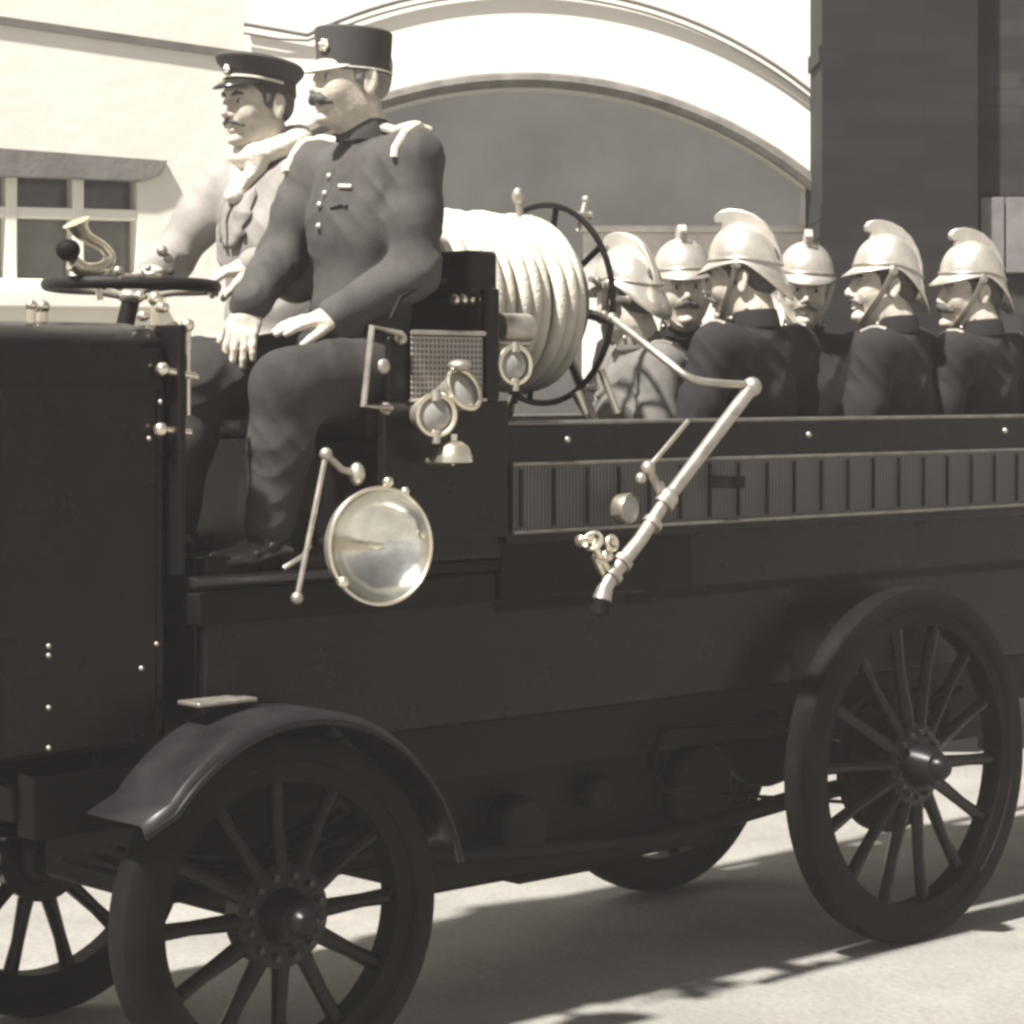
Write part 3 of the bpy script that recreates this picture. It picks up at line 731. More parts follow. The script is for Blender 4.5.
# passenger box side
for s in (1, -1):
    y0, y1 = (.47, .50) if s > 0 else (-.50, -.47)
    part(MB().box((-1.6, y0, 1.18), (1.50, y1, 1.468)), 'side_board', P_, bevel=.004)
    yo = .503 if s > 0 else -.503
    lat = MB().box((-1.58, min(yo, yo + s * .010), 1.212), (1.492, max(yo, yo + s * .010), 1.372))
    lo = part(lat, 'slatted_panel', M['lattice'])
    dv = MB()
    for i in range(28): dv.box((1.47 - i * .113 - .004, min(yo + s * .0105, yo + s * .016), 1.222), (1.47 - i * .113 + .004, max(yo + s * .0105, yo + s * .016), 1.362))
    parts(dv, 'divider', P_, lo)
    rl = MB()
    for z in (1.375, 1.209): rl.tube([(1.50, s * .520, z), (-1.6, s * .520, z)], .0045, 8)
    parts(rl, 'beading', M['bead'])
    part(MB().tube([(1.60, s * .49, 1.474), (1.5, s * .49, 1.474), (-1.6, s * .49, 1.474)], .0065, 8), 'rail', M['bead'])
    bt = MB()
    for u in (.38, -.52, -1.2, 1.30): bt.ball((u, s * .503, 1.432), .009, 10)
    parts(bt, 'bolt', M['brass_dull'])
part(MB().box((-1.6, -.467, 1.18), (-1.57, .467, 1.485)), 'tailboard', P_)
for s in (1, -1):
    parts(MB().box((-1.4, s * .40 - .17 * (s > 0), 1.045), (.86, s * .40 + .17 * (s < 0) , 1.075)).box((-1.4, s * .30 - .1, 1.0), (.86, s * .30 + .1, 1.05)), 'bench', M['leather'], bevel=.01)
# body bay under the reel
part(MB().box((.80, -.466, 1.04), (1.49, .466, 1.44)), 'hose_bay', PM, bevel=.01)
for s in (1, -1): part(MB().box((-1.5, s * .36 - .012, .46), (.0 if s < 0 else -1.0, s * .36 + .012, .742)), 'added_dark_sheet', PM)  # added dark sheets that block bright ground and stand for shade underneath
part(MB().box((.0, -.375, .48), (2.0, -.345, .742)), 'added_dark_sheet', PM)  # same added dark sheet, continued forward on the far side
# driver's platform
part(MB().box((1.50, -.47, 1.115), (2.40, .47, 1.145)).box((1.52, .43, 1.04), (2.40, .48, 1.112)), 'footboard', PM, bevel=.006)
part(MB().tube([(1.9, .485, 1.135), (2.42, .485, 1.135)], .008, 8), 'footboard_edge', M['guard'])
st_ = MB().box((1.50, -.48, 1.147), (1.86, .48, 1.44)); part(st_, 'seat_box', P_, bevel=.008)
cu = MB().box((1.545, -.46, 1.441), (1.90, .46, 1.56)); part(cu, 'seat_cushion', M['leather'], bevel=.022)
sb = MB().box((1.50, -.44, 1.44), (1.54, .43, 1.89)).box((1.475, -.44, 1.78), (1.575, .44, 1.895)); part(sb, 'backrest', M['leather'], bevel=.012)
# arm panel with cane
arm = MB().box((1.505, .487, 1.20), (1.90, .512, 1.53)).box((1.535, .487, 1.53), (1.58, .512, 1.80)).box((1.58, .487, 1.53), (1.88, .505, 1.68)); ao = part(arm, 'arm_panel', P_, bevel=.006)
part(MB().box((1.60, .513, 1.535), (1.82, .519, 1.682)), 'cane_panel', M['cane'], ao)
parts(MB().tube([(1.595, .522, 1.69), (1.825, .522, 1.69)], .006, 8).tube([(1.59, .522, 1.532), (1.83, .522, 1.532)], .004, 8), 'cane_trim', M['brass_dull'], ao)
armR = MB().box((1.52, -.512, 1.20), (1.88, -.487, 1.66)); part(armR, 'arm_panel', P_, bevel=.006)
# grab rail, C shaped
part(MB().tube([(1.86, .52, 1.675), (1.90, .57, 1.685), (1.985, .57, 1.70), (2.01, .57, 1.52), (1.93, .57, 1.515), (1.91, .52, 1.515)], .008, 8).ball((1.86, .525, 1.675), .015, 10).ball((1.905, .525, 1.512), .015, 10).ball((1.955, .575, 1.61), .018, 12, (1, .6, 1)), 'grab_rail', M['brass_dull'])
part(MB().tube([(1.87, .5, 1.72), (1.84, .5, 1.77), (1.78, .5, 1.80), (1.7, .5, 1.815)], .006, 8), 'arm_rail', M['paint_matt'])
# bonnet and dash
bo = MB(); prof = [(-.40, .78), (-.40, 1.58), (-.36, 1.66), (-.26, 1.705), (.26, 1.705), (.36, 1.69), (.40, 1.66), (.40, .78)]
bo.prism([(2.43, y, z) for y, z in prof], (.92, 0, 0)); bon = part(bo, 'bonnet', P_, bevel=.012)
lv = MB()
lv.bm.free()
hg = MB().box((2.44, .4005, 1.560), (3.34, .406, 1.572)).box((2.445, .4005, .80), (2.457, .405, 1.555)); hg.bm.verts.index_update(); hg.split('bonnet_seam', M['spoke'], bon)
rv = MB()
for z in (1.115, 1.095, .985, .90): rv.ball((2.735, .405, z - .10), .006, 8)
for (u, z) in ((2.45, 1.53), (2.44, 1.61), (2.48, 1.45), (2.86, 1.55), (2.5, .95), (2.46, 1.0)): rv.ball((u, .405, z), .006, 8)
parts(rv, 'rivet', M['brass_dull'], bon)
part(MB().box((2.405, -.44, 1.147), (2.425, .44, 1.70)), 'dashboard', P_, bevel=.005)
ra = MB().box((3.352, -.36, .78), (3.44, .36, 1.62)); part(ra, 'radiator', M['brass_dull'], bevel=.03)
cp = MB()
for (u, v, r) in ((2.62, .2, .016), (2.70, .28, .013), (2.80, .24, .02), (2.88, .18, .018), (2.56, .1, .014)):
    cp.cyl((u, v, 1.70), (u, v, 1.735), r * .7).ball((u, v, 1.74), r, 12)
parts(cp, 'oil_cup', M['brass'], bon)
# levers and lubricator by the dash
lvv = MB()
lvv.cyl((2.39, .30, 1.52), (2.39, .30, 1.76), .010).ball((2.39, .30, 1.76), .018).cyl((2.36, .38, 1.50), (2.36, .38, 1.70), .008).ball((2.36, .38, 1.70), .016)
lvv.tube([(2.45, .42, 1.60), (2.40, .43, 1.59), (2.37, .43, 1.585)], .008).ball((2.455, .42, 1.602), .016)
lvv.tube([(2.45, .42, 1.47), (2.38, .42, 1.462)], .007).ball((2.46, .42, 1.47), .016)
for k, (dx, z) in enumerate(((.0, 1.74), (.05, 1.72), (.03, 1.69), (-.03, 1.70), (.06, 1.765), (.0, 1.66))): lvv.ball((2.40 + dx, .34, z), .017 - k * .0012, 10, (1, 1, .8))
parts(lvv, 'lever', M['brass'])
# steering wheel
SWc = Vector((2.10, -.22, 1.812)); swn = Vector((-.012, .0, 1)).normalized()
sw = empty('steering_wheel', SWc, 0, eng)
rim = MB().ring((0, 0, 0), swn, .205, .0165, 56, 12); part(rim, 'rim', M['leather'], sw)
spk = MB(); a_ = swn.orthogonal().normalized(); b_ = swn.cross(a_)
for k in range(4):
    t = k * math.pi / 2 + .5; spk.cyl((0, 0, -.03), tuple((a_ * math.cos(t) + b_ * math.sin(t)) * .21), .008)
spk.ball((0, 0, -.025), .035, 14, (1, 1, .6)); part(spk, 'spoke', M['brass_dull'], sw)
part(MB().cyl((0, 0, -.03), (.20, 0, -.75), .022), 'column', PM, sw)
# horn: brass swan neck and bulb on the dash
hp = []
HB = Vector((2.43, -.32, 1.865))
for (a, z) in ((-.02, .0), (.06, .0), (.12, .01), (.125, .045), (.08, .075), (.035, .11), (.03, .18), (.03, .30)): pass
def sm_path(P, n=35):
    out = []; m = len(P) - 1
    for i in range(n + 1):
        f = i / n * m; k = min(int(f), m - 1); t = f - k; p0, p1, p2, p3 = P[max(k - 1, 0)], P[k], P[k + 1], P[min(k + 2, m)]
        out.append(.5 * ((2 * p1) + (p2 - p0) * t + (2 * p0 - 5 * p1 + 4 * p2 - p3) * t * t + (3 * p1 - p0 - 3 * p2 + p3) * t ** 3))
    return out
horn = MB(); hpx = [(72, 262), (85, 270), (102, 268), (110, 258), (103, 247), (88, 238), (80, 230), (76, 222)]
def invv(px, py, v):
    k = (px - 512) / FOC; d = (v + ORG.x * LF.x + ORG.y * LF.y) / (k * LF.x + LF.y); X = k * d
    return Vector(((X - ORG.x) * FW.x + (d - ORG.y) * FW.y, v, CAMH + (HOR - py) / FOC * d))
horn.tube(sm_path([invv(x, y, -.15) for x, y in hpx]), .015, 12, rs=[.021 - .008 * i / 20 if i < 20 else .013 + .022 * ((i - 20) / 15) ** 2 for i in range(36)])
horn.cyl(invv(96, 268, -.15), invv(100, 300, -.15), .008)
part(horn, 'horn', M['brass'])
part(MB().ball(invv(68, 250, -.16), .030, 16, (1, 1, .9)), 'horn_bulb', M['rubber'])
# extra fittings on top of dash left of the driver
fi = MB()
for (x, y, r) in ((162, 251, .014), (168, 258, .012), (118, 271, .012), (140, 274, .012), (148, 268, .009)): fi.ball(invv(x, y, .05), r, 10)
fi.cyl(invv(120, 276, .05), invv(160, 276, .05), .006)
part(fi, 'throttle_lever', M['brass_dull'])

# wheels
def make_wheel(Rw, nsp, rear, W2=.045):
    w = empty('wheel', (0, 0, 0), 0, eng)
    ty = MB(); ty.lathe((0, 0, 0), (0, 1, 0), [(-W2, Rw - .055), (-W2, Rw - .02), (-W2 * .8, Rw - .005), (0, Rw), (W2 * .8, Rw - .005), (W2, Rw - .02), (W2, Rw - .055), (-W2, Rw - .055)], 80)
    part(ty, 'tyre', M['rubber'], w)
    fe = MB(); fe.lathe((0, 0, 0), (0, 1, 0), [(-W2 * .85, Rw - .056), (W2 * .85, Rw - .056), (W2 * .75, Rw - .105), (-W2 * .75, Rw - .105), (-W2 * .85, Rw - .056)], 80)
    fe.ring((0, W2 * .88, 0), (0, 1, 0), Rw - .060, .005, 80, 8)
    part(fe, 'rim', M['rubber'], w)
    for k in range(nsp):
        a = 2 * math.pi * (k + .3) / nsp; d = Vector((math.cos(a), 0, math.sin(a)))
        s = MB(); s.tube([d * .07 + Vector((0, .012, 0)), d * .13 + Vector((0, .010, 0)), d * (Rw * .55), d * (Rw - .10)], .02, 10, rs=[.024, .020, .0165, .020])
        part(s, 'spoke', M['spoke'], w)
    hb = MB(); hb.lathe((0, 0, 0), (0, 1, 0), [(-.09, 0), (-.09, .06), (-.03, .075), (-.03, .115), (.026, .115), (.032, .105), (.034, .065), (.085, .052), (.10, .045), (.105, .030), (.118, .028), (.12, 0)], 40)
    if rear: hb.lathe((0, 0, 0), (0, 1, 0), [(-.10, .06), (-.10, .20), (-.05, .20), (-.05, .06)], 48)
    ho = part(hb, 'hub', M['paint'], w)
    bl = MB()
    for k in range(nsp):
        a = 2 * math.pi * (k + .8) / nsp; bl.cyl((math.cos(a) * .092, .030, math.sin(a) * .092), (math.cos(a) * .092, .045, math.sin(a) * .092), .008, seg=6)
    parts(bl, 'bolt', M['guard'], w)
    part(MB().lathe((0, .1, 0), (0, 1, 0), [(0, .036), (.02, .034), (.034, .022), (.036, 0)], 24), 'hub_cap', M['paint'], w)
    return w
def copy_tree(o, parent):
    c = o.copy(); COL.objects.link(c); c.parent = parent
    for ch in list(o.children): copy_tree(ch, c)
    return c
wf = make_wheel(.40, 12, False); wf.location = (2.24, .55, .40); wf.rotation_euler = (0, R(10), R(-7))
w2 = copy_tree(wf, eng); w2.location = (2.24, -.42, .40); w2.rotation_euler = (0, R(-6), R(173))
wr_ = make_wheel(.50, 14, True); wr_.location = (0, .55, .50); wr_.rotation_euler = (0, R(4), 0)
w4 = copy_tree(wr_, eng); w4.location = (0, -.42, .50); w4.rotation_euler = (0, R(11), R(180))

# mudguards
for s in (1, -1):
    mg_ = MB(); inn, outr = (.44, .66) if s > 0 else (-.33, -.54); rows = []
    n = 36; A = []; B = []; C_ = []
    pts = []
    for i in range(n + 1):
        a = R(40 + (168 - 40) * i / n); r = .455
        pts.append((2.24 + r * math.cos(a), .40 + r * math.sin(a)))
    # rolled front lip flattening forward
    pts = [(pts[0][0] + .075, pts[0][1] - .035)] + pts
    mg_.quadstrip([(x, inn, z) for x, z in pts], [(x, outr - .02 * s, z) for x, z in pts])
    mg_.quadstrip([(x, outr - .02 * s, z) for x, z in pts], [(x, outr, z - .022) for x, z in pts])
    bmesh.ops.remove_doubles(mg_.bm, verts=mg_.bm.verts, dist=1e-4)
    mo = part(mg_, 'mudguard', M['guard'], solid=.005)
    part(MB().tube([(x, outr, z - .022) for x, z in pts], .007, 8), 'guard_edge', M['paint'], mo)
    parts(MB().cyl((2.3, .42 * s, .70), (2.3, .5 * s, .86), .01).cyl((2.05, .42 * s, .72), (2.05, .5 * s, .80), .01), 'guard_stay', PM, mo)
part(MB().box((2.27, .44, .868), (2.43, .52, .878)), 'step_plate', M['brass_dull'], bevel=.003)

# headlamp facing outward
HC = invv(381, 546, .66); hn = Vector((.18, 1, .04)).normalized()
hl = empty('headlamp', HC, 0, eng)
rad = .130
outer = [(.0, rad), (-.03, rad * .98), (-.07, rad * .82), (-.10, rad * .58), (-.118, rad * .25), (-.12, 0)]
inner = [(-.002, rad * .97), (-.018, rad * .92), (-.046, rad * .74), (-.066, rad * .47), (-.075, rad * .2), (-.077, 0)]
part(MB().lathe((0, 0, 0), hn, outer, 48), 'lamp_body', M['brass_dull'], hl)
part(MB().cyl(-hn * .10, Vector((0, -.26, 0)), .016), 'lamp_bracket', PM, hl)
part(MB().lathe((0, 0, 0), hn, inner, 48), 'reflector', M['mirror'], hl)
part(MB().ring((0, 0, 0), hn, rad, .0045, 64, 10), 'lamp_rim', M['brass'], hl)
part(MB().cyl(-hn * .078, -hn * .025, .010).ball(-hn * .022, .014, 12, (1.6, .6, .6)), 'burner', M['brass'], hl)
parts(MB().ball(Vector((-.02, 0, rad + .012)), .013, 10).ball(Vector((-.07, 0, rad * .92)), .011, 10).ball(Vector((-.125, 0, .02)), .012, 10).ball(Vector((.11, 0, -.075)), .014, 10), 'knob', M['brass'], hl)
# pull rod beside it
pr1, pr2, pr3 = invv(326, 454, .60), invv(297, 598, .60), invv(357, 474, .60)
part(MB().cyl(pr1, pr2, .0065).ball(pr1, .015, 12).ball(pr2, .014, 12).tube([pr1, pr1.lerp(pr3, .5) + Vector((0, 0, -.012)), pr3], .008, 8).ball(pr3, .019, 12, (1, 1, 1.4)).tube([invv(284, 568, .55), invv(303, 556, .58), invv(310, 545, .60)], .006, 8), 'brake_rod', M['brass_dull'])

# small lamps
def lamp(px, py, v, r, n_, name='side_lamp', body=.09):
    c = invv(px, py, v); n_ = vec(n_).normalized(); L = empty(name, c, 0, eng)
    part(MB().lathe((0, 0, 0), n_, [(-body, 0), (-body, r * .62), (-body * .8, r * .8), (-.01, r * .92), (0, r * .95)], 28).cyl((0, 0, r * .7), (0, 0, r * 1.25), r * .3, r * .22).cyl((0, 0, -r * .7), (0, 0, -r * 1.4), r * .22), 'lamp_body', M['brass_dull'], L)
    part(MB().ring((0, 0, 0), n_, r, r * .14, 36, 8), 'lamp_rim', M['brass'], L)
    part(MB().lathe((0, 0, 0), n_, [(-.01, r * .95), (.004, r * .6), (.009, 0)], 28), 'lens', M['lens'], L)
    return L
lamp(436, 415, .60, .047, (.35, 1, .0))
lamp(515, 365, .52, .045, (.15, 1, .0))
c_ = invv(464, 389, .60)
L3 = empty('side_lamp', c_, 0, eng)
n3 = Vector((-.10, 1, .45)).normalized()
part(MB().ring((0, 0, 0), n3, .050, .006, 36, 8), 'lamp_rim', M['brass'], L3)
part(MB().lathe((0, 0, 0), n3, [(-.07, 0), (-.07, .035), (0, .048)], 28).ball((.005, -.01, .055), .024, 14, (1.2, 1.2, .6)), 'lamp_body', M['brass_dull'], L3)
part(MB().lathe((0, 0, 0), n3, [(-.012, .048), (.0, .02), (.003, 0)], 24), 'lens', M['lens'], L3)
bc = invv(453, 462, .60)
part(MB().lathe(bc, (0, 0, 1), [(0, .048), (.012, .046), (.035, .038), (.048, .022), (.052, 0), ], 30).lathe(bc, (0, 0, 1), [(0, .048), (-.004, .03), (-.004, 0)], 30).cyl(bc + Vector((0, 0, .05)), bc + Vector((0, 0, .065)), .010).cyl(bc, bc + Vector((0, -.1, 0)), .008), 'bell', M['brass'])
# brass boxes and fittings beside the seat back
ft = MB()
for i in range(5): ft.ball(invv(455 + i * 8, 300 - i * .3, .42), .0145, 12, (.6, 1, 1.05))
parts(ft, 'fitting', M['brass'])
tb = invv(513, 328, .46); part(MB().cyl(tb + Vector((-.05, 0, 0)), tb + Vector((.05, 0, 0)), .036, seg=28).cyl(tb + Vector((-.055, 0, -.034)), tb + Vector((.055, 0, -.034)), .010), 'oil_can', M['brass_dull'], bevel=.004)

# hose reel
RC_, RZ, RV = .222, 1.79, -.02
reel = empty('hose_reel', (0, 0, 0), 0, eng)
hs = MB(); pts = []; turns = 11; u0, u1 = 1.40, .92
for i in range(turns * 40 + 1):
    t = 2 * math.pi * i / 40; u = u0 + (u1 - u0) * i / (turns * 40)
    u += .004 * math.sin(t * .31 + 1) + .002 * math.sin(t * 1.7); rr = RC_ + .004 * math.sin(t * .37) + .0025 * math.sin(t * 2.3 + 1) - (.012 if i < 80 else 0)
    pts.append((u, RV + rr * math.sin(t), RZ + rr * math.cos(t)))
hs.tube(pts, .0200, 12)
part(hs, 'hose', M['hose'], reel)
part(MB().cyl((1.36, RV, RZ), (.90, RV, RZ), .198, seg=48), 'drum', M['coat_pale'], reel)  # drum colour darkened to stand for shade between the hose turns
fl = MB(); fl.ring((.885, RV, RZ), (1, 0, 0), .272, .009, 72, 10)
for k in range(8):
    a = k * math.pi / 4 + .2; fl.cyl((.885, RV, RZ), (.885, RV + .27 * math.sin(a), RZ + .27 * math.cos(a)), .009)
fl.cyl((.87, RV, RZ), (.90, RV, RZ), .05)
part(fl, 'flange', M['paint'], reel)
f2 = MB(); f2.lathe((1.43, RV, RZ), (1, 0, 0), [(-.02, .25), (.0, .245), (.012, .12), (.014, 0)], 48); part(f2, 'end_plate', M['hose'], reel)
kn = MB()
for px, py, qx, qy in ((597, 281, 590, 279), (604, 315, 590, 312), (586, 200, 578, 232)): 
    a = invv(px, py, RV + .12); b_2 = invv(qx, qy, RV + .12); kn.cyl(a, b_2, .008).ball(a, .013, 10)
a = invv(518, 196, RV + .05); kn.cyl(a, invv(521, 222, RV + .05), .010).ball(a, .017, 12, (1, 1, 1.4))
for k in range(6):
    ang = k * math.pi / 3 + .5; kn.cyl((.885, RV + .272 * math.sin(ang), RZ + .272 * math.cos(ang)), (.835, RV + .272 * math.sin(ang), RZ + .272 * math.cos(ang)), .009).ball((.83, RV + .272 * math.sin(ang), RZ + .272 * math.cos(ang)), .012, 10)
parts(kn, 'handle', M['brass_dull'], reel)
stn = MB()
for u in (.86, 1.41):
    for s in (.18, -.18): stn.cyl((u, RV, RZ), (u, RV + s, 1.46), .014)
parts(stn, 'stand', M['brass_dull'], reel)

# delivery pipe with valves, bolted on the side
pv = .60
dp = empty('delivery_pipe', (0, 0, 0), 0, eng)
def pp_(*q): return [invv(x, y, v) for x, y, v in q]
pa = pp_((612, 318, .30), (640, 340, .42), (668, 362, .52), (690, 378, .58), (715, 383, .60), (752, 385, .62))
part(MB().tube(sm_path(pa, 30), .0105, 12).ball(pa[0], .015), 'upper_pipe', M['brass_dull'], dp)
pb_ = pp_((752, 387, .62), (668, 498, .62))
part(MB().cyl(pb_[0], pb_[1], .0185, .0175).ball(pb_[0], .026, 14).ball(pb_[1], .027, 14), 'main_pipe', M['brass_dull'], dp)
pc_ = pp_((664, 503, .62), (640, 540, .62), (612, 575, .62), (603, 592, .62))
lower = MB().tube(pc_, .018, 14, rs=[.017, .018, .020, .018])
for (x, y) in ((664, 504), (652, 524), (622, 562), (612, 576)):
    p = invv(x, y, .62); d = (pc_[0] - pc_[2]).normalized(); lower.cyl(p - d * .008, p + d * .008, .027, seg=18)
part(lower, 'elbow', M['brass_dull'], dp)
nz = MB(); p0, p1, p2 = invv(606, 584, .62), invv(602, 600, .62), invv(600, 614, .62)
nz.cyl(p0, p1, .019, .024); part(nz, 'coupling', M['brass_dull'], dp)
part(MB().cyl(p1, p2, .022, .024).ball(p2, .008), 'nozzle_cap', M['rubber'], dp)
th1 = pp_((688, 421, .58), (662, 452, .60), (648, 468, .60), (660, 492, .61))
part(MB().tube(th1[:3], .0065, 8).tube(th1[2:], .012, 10).ball(th1[2], .019, 12).ball(invv(641, 478, .6), .014).ball(invv(658, 487, .6), .018), 'branch_pipe', M['brass_dull'], dp)
gc = invv(629, 509, .60); gn = Vector((-.1, 1, 0)).normalized()
go_ = part(MB().lathe(gc, gn, [(-.03, 0), (-.03, .036), (.0, .040), (.008, .038)], 32), 'gauge', M['brass'], dp)
part(MB().lathe(gc, gn, [(.004, .035), (.006, .0)], 32), 'gauge_face', M['lens'], go_)
vv = MB()
for (x, y, r, n_) in ((593, 541, .022, (1, .4, .6)), (612, 543, .016, (0, 1, .2)), (600, 558, .015, (.3, .5, 1)), (580, 541, .010, (1, 0, 0))):
    p = invv(x, y, .61); vv.ring(p, n_, r, .006, 24, 8).cyl(p - vec(n_).normalized() * .02, p + vec(n_).normalized() * .008, .008)
vv.tube(pp_((590, 535, .61), (597, 552, .61), (608, 570, .62)), .010, 10).tube(pp_((583, 541, .61), (600, 541, .61)), .007, 8).ball(invv(606, 556, .61), .018, 12).tube(pp_((596, 560, .61), (603, 574, .61)), .009, 8)
parts(vv, 'valve', M['brass'], dp)
parts(MB().box((1.10, .50, 1.02), (1.18, .60, 1.05)).box((.75, .50, 1.30), (.80, .60, 1.33)), 'bracket', PM, dp)
# small strut and tins by the reel foot
parts(MB().cyl(invv(601, 370, .2), invv(618, 414, .25), .010).cyl(invv(576, 392, .2), invv(586, 415, .22), .016, .008).cyl(invv(515, 412, .48), invv(515, 404, .48), .012, .004), 'strut', M['brass'])

# ================================================================ PEOPLE
# officer
hd = invv(350, 79, .25)
seat_z = hd.z - .79
kn_near = invv(288, 388, .40); kn_far = invv(192, 382, .12)
ank_n = Vector((2.13, .38, 1.245)); ank_f = Vector((2.20, .10, 1.245))
wr_n = invv(336, 317, .37); wr_f = invv(250, 304, .20)
off = person('stout officer in dark tunic and tall pillbox cap on the driving seat', hd, -4, -9, lean=0, hpitch=1, wide=1.04, legk=1.2, hs=.97, face=0,
    arms={1: (invv(414, 272, .46), wr_n), -1: (invv(280, 258, .02), wr_f)},
    legs={1: (kn_near, ank_n), -1: (kn_far, ank_f)}, coat='coat_officer', hat='kepi', hair='hair_grey', tash=1.4, tashmat='hair', h=.0032,
    hands_spec={1: ((.95, -.22, -.16), (.1, .15, 1), dict(curl=.13, th=.35, sc=1.05)), -1: ((.38, .12, -.90), (.75, .55, .3), dict(curl=.22, th=.55, sc=1.05))})
def dark_mat_fix(info, name): pass
T = off['T']; rt = off['root']
# pale shoulder cords and breast marks of the officer
snap = snapper(off['coat']); q = lambda *a: T @ Vector(a)
def path(a, b, n, off=.003): return [snap(a.lerp(b, i / n), off) for i in range(n + 1)]
for s in (1, -1):
    ep = MB()
    ep.tube(path(q(-.015, s * .085, .64), q(-.012, s * .215, .63), 8), .011, 8)
    ep.tube([snap(q(x, s * .205, z), .003) for x, z in ((-.05, .63), (-.02, .66), (.02, .66), (.06, .62), (.10, .56), (.11, .53))], .010, 8)
    ep.build('epaulette', M['braid'], rt)
tr = snap(q(.16, .10, .50), .0); 
MB().tube(path(q(.17, .080, .505), q(.17, .110, .50), 1, .004), .005, 8).build('ribbon', M['braid'], rt)
bt = MB()
for z in (.56, .51, .45, .39): bt.ball(snap(q(.2, .0, z), .002), .009, 10)
bt.bm.verts.index_update(); bt.split('button', M['brass_dull'], rt)
fp = MB(); fp.tube(path(q(.2, .012, .58), q(.2, .012, .37), 14, -.001), .0035, 6); fp.build('front_edge', M['coat_officer'], rt)
for s in (1,):
    pk_ = MB(); pk_.tube(path(q(.2, s * .060, .455), q(.17, s * .115, .445), 2, .001), .006, 6); pk_.build('pocket_flap', M['coat_officer'], rt)

hd2 = invv(257, 103, -.25)
sw_hit = invv(196, 281, -.10); 
drv = person('slim driver in pale coat, cream scarf and flat peaked cap at the steering wheel', hd2, 0, 0, lean=2, hpitch=2,
    arms={1: (hd2 + Vector((.05, .23, -.46)), Vector((1.845, -.055, 1.865))), -1: (hd2 + Vector((.08, -.27, -.40)), Vector((1.87, -.44, 1.865)))},
    legs={1: (hd2 + Vector((.45, .07, -.68)), Vector((2.28, -.14, 1.245))), -1: (hd2 + Vector((.45, -.16, -.68)), Vector((2.28, -.36, 1.245)))},
    coat='coat_driver', hat='cap', hair='hair', tash=.55, hs=.96, face=21, h=.0032,
    hands_spec={1: ((.82, -.50, -.22), (.15, .1, 1), dict(curl=.62, th=.45, grip=True)), -1: ((.88, .40, -.22), (.15, -.1, 1), dict(curl=.62, th=.45, grip=True))})
T2 = drv['T']; H2 = drv['H']
sf = SDF()
for i in range(14):
    t = 2 * math.pi * i / 14; t2 = 2 * math.pi * (i + 1) / 14
    f = lambda t: (-.002 + .074 * math.cos(t), .082 * math.sin(t), .617 - .026 * math.cos(t))
    sf.cap(f(t), f(t2), .028, .028, .012, T2)
sf.cap((.060, .04, .565), (.105, -.01, .50), .024, .020, .02, T2); sf.cap((.060, -.04, .565), (.105, .01, .50), .024, .020, .02, T2)
mesh_obj('scarf', sf.mesh(.0045, .0035), M['scarf'], drv['root'], 1)
snap2 = snapper(drv['coat']); lp = MB()
for s in (1, -1):
    ra_, rb_ = [], []
    for i in range(9):
        t = i / 8; z = .565 - .19 * t
        ra_.append(snap2(T2 @ Vector((.22, s * (.030 - .022 * t), z)), .006)); rb_.append(snap2(T2 @ Vector((.20, s * (.095 - .06 * max(0, t - .35) / .65), z)), .006))
    lp.quadstrip(ra_, rb_)
lp.bm.verts.index_update()
for o_ in lp.split('lapel', M['coat_driver'], drv['root'], solid=.007): pass
bt = MB()
for z in (.40, .33, .26):
    for s in (1, -1): bt.ball(snap2(T2 @ Vector((.2, s * .05, z)), .002), .010, 10)
bt.bm.verts.index_update(); bt.split('button', M['cap'], drv['root'])

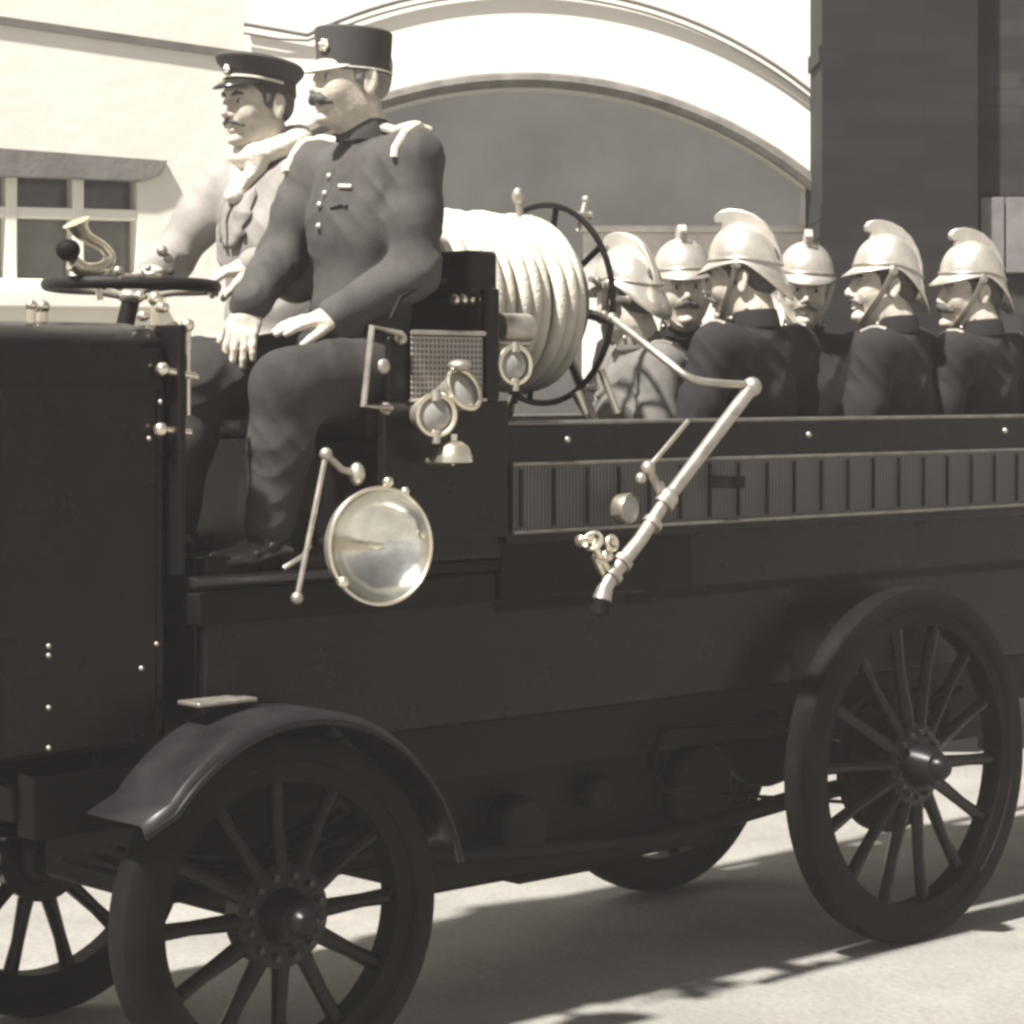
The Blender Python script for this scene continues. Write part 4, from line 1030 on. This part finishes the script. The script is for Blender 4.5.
grp = None
def fireman(label, px, py, v, tyaw, hyaw, **k):
    return person(label, invv(px, py, v), tyaw, hyaw, h=.0045, hat='helmet', **{**dict(coat='coat_fire', tash=.9), **k})
nearpose = dict(legs=None)
fireman('helmeted fireman facing the camera, the nearer of two full faces to the hose reel', 683, 288, -.30, 50, 50, hpitch=-1, hroll=2, face=11, tash=1.25)
fireman('helmeted fireman with his broad back to the camera, face turned left, behind the bent pipe', 743, 277, .27, -80, -60, hpitch=4, hroll=-3, face=12, wide=1.06)
fireman('helmeted fireman facing the camera between the broad back and the profile figures', 805, 289, -.30, 48, 44, hpitch=4, hroll=-3, face=13, tash=.7, hair='hair_grey')
fireman('helmeted fireman in left profile with crest curl high, second from the right edge', 884, 285, .27, -70, -36, hpitch=-3, hroll=2, face=14, tash=.45)
fireman('helmeted fireman in left profile, last one at the right edge beside the brick wall', 970, 290, .27, -78, -28, tash=1.35, hpitch=2, hroll=-2, face=15, wide=1.05)
fireman('half hidden fireman in pale tunic right beside the hose reel flange', 627, 298, -.08, -30, -85, coat='coat_pale', hpitch=5, face=16)

hb_ = MB().box((-70, -40, -1.5), (70, 100, 8.5)).build('added_haze', M['added_haze'], None, smooth=False); tag(hb_, kind='stuff')  # added volume around the whole scene, lightening the darks
# ================================================================ LIGHT, CAMERA
sdir = Vector((-.38, -.385, .87)).normalized()
sun = bpy.data.lights.new('sun', 'SUN'); sun.energy = 5.0; sun.angle = R(2.2); sun.color = (1, .965, .90)
so = bpy.data.objects.new('sun', sun); COL.objects.link(so); so.rotation_euler = sdir.to_track_quat('Z', 'Y').to_euler()
w = bpy.data.worlds.new('World'); scene.world = w; w.use_nodes = True; nt = w.node_tree
sky = nt.nodes.new('ShaderNodeTexSky'); sky.sky_type = 'NISHITA'; sky.sun_disc = False; sky.sun_elevation = math.asin(sdir.z); sky.sun_rotation = math.atan2(sdir.x, sdir.y)
bwn = nt.nodes.new('ShaderNodeRGBToBW'); mul = nt.nodes.new('ShaderNodeMix'); mul.data_type = 'RGBA'; mul.blend_type = 'MULTIPLY'; mul.inputs['Factor'].default_value = 1
mul.inputs[7].default_value = (1.0, .965, .94, 1)
bg = nt.nodes['Background']; bg.inputs['Strength'].default_value = .052
nt.links.new(sky.outputs[0], bwn.inputs[0]); nt.links.new(bwn.outputs[0], mul.inputs[6]); nt.links.new(mul.outputs[2], bg.inputs['Color'])

cam = bpy.data.cameras.new('camera'); co = bpy.data.objects.new('camera', cam); COL.objects.link(co)
co.location = (0, 0, CAMH); co.rotation_euler = (R(90), 0, 0)
cam.sensor_width = 36; cam.lens = FOC / 1024 * 36; cam.shift_y = -(512 - HOR) / 1024; cam.clip_end = 500
scene.camera = co
vs = scene.view_settings; vs.view_transform = 'Standard'; vs.look = 'None'; vs.gamma = 1; vs.exposure = 1.2
scene.cycles.pixel_filter_type = 'BLACKMAN_HARRIS'; scene.cycles.filter_width = 3.0
scene.cycles.max_bounces = 6
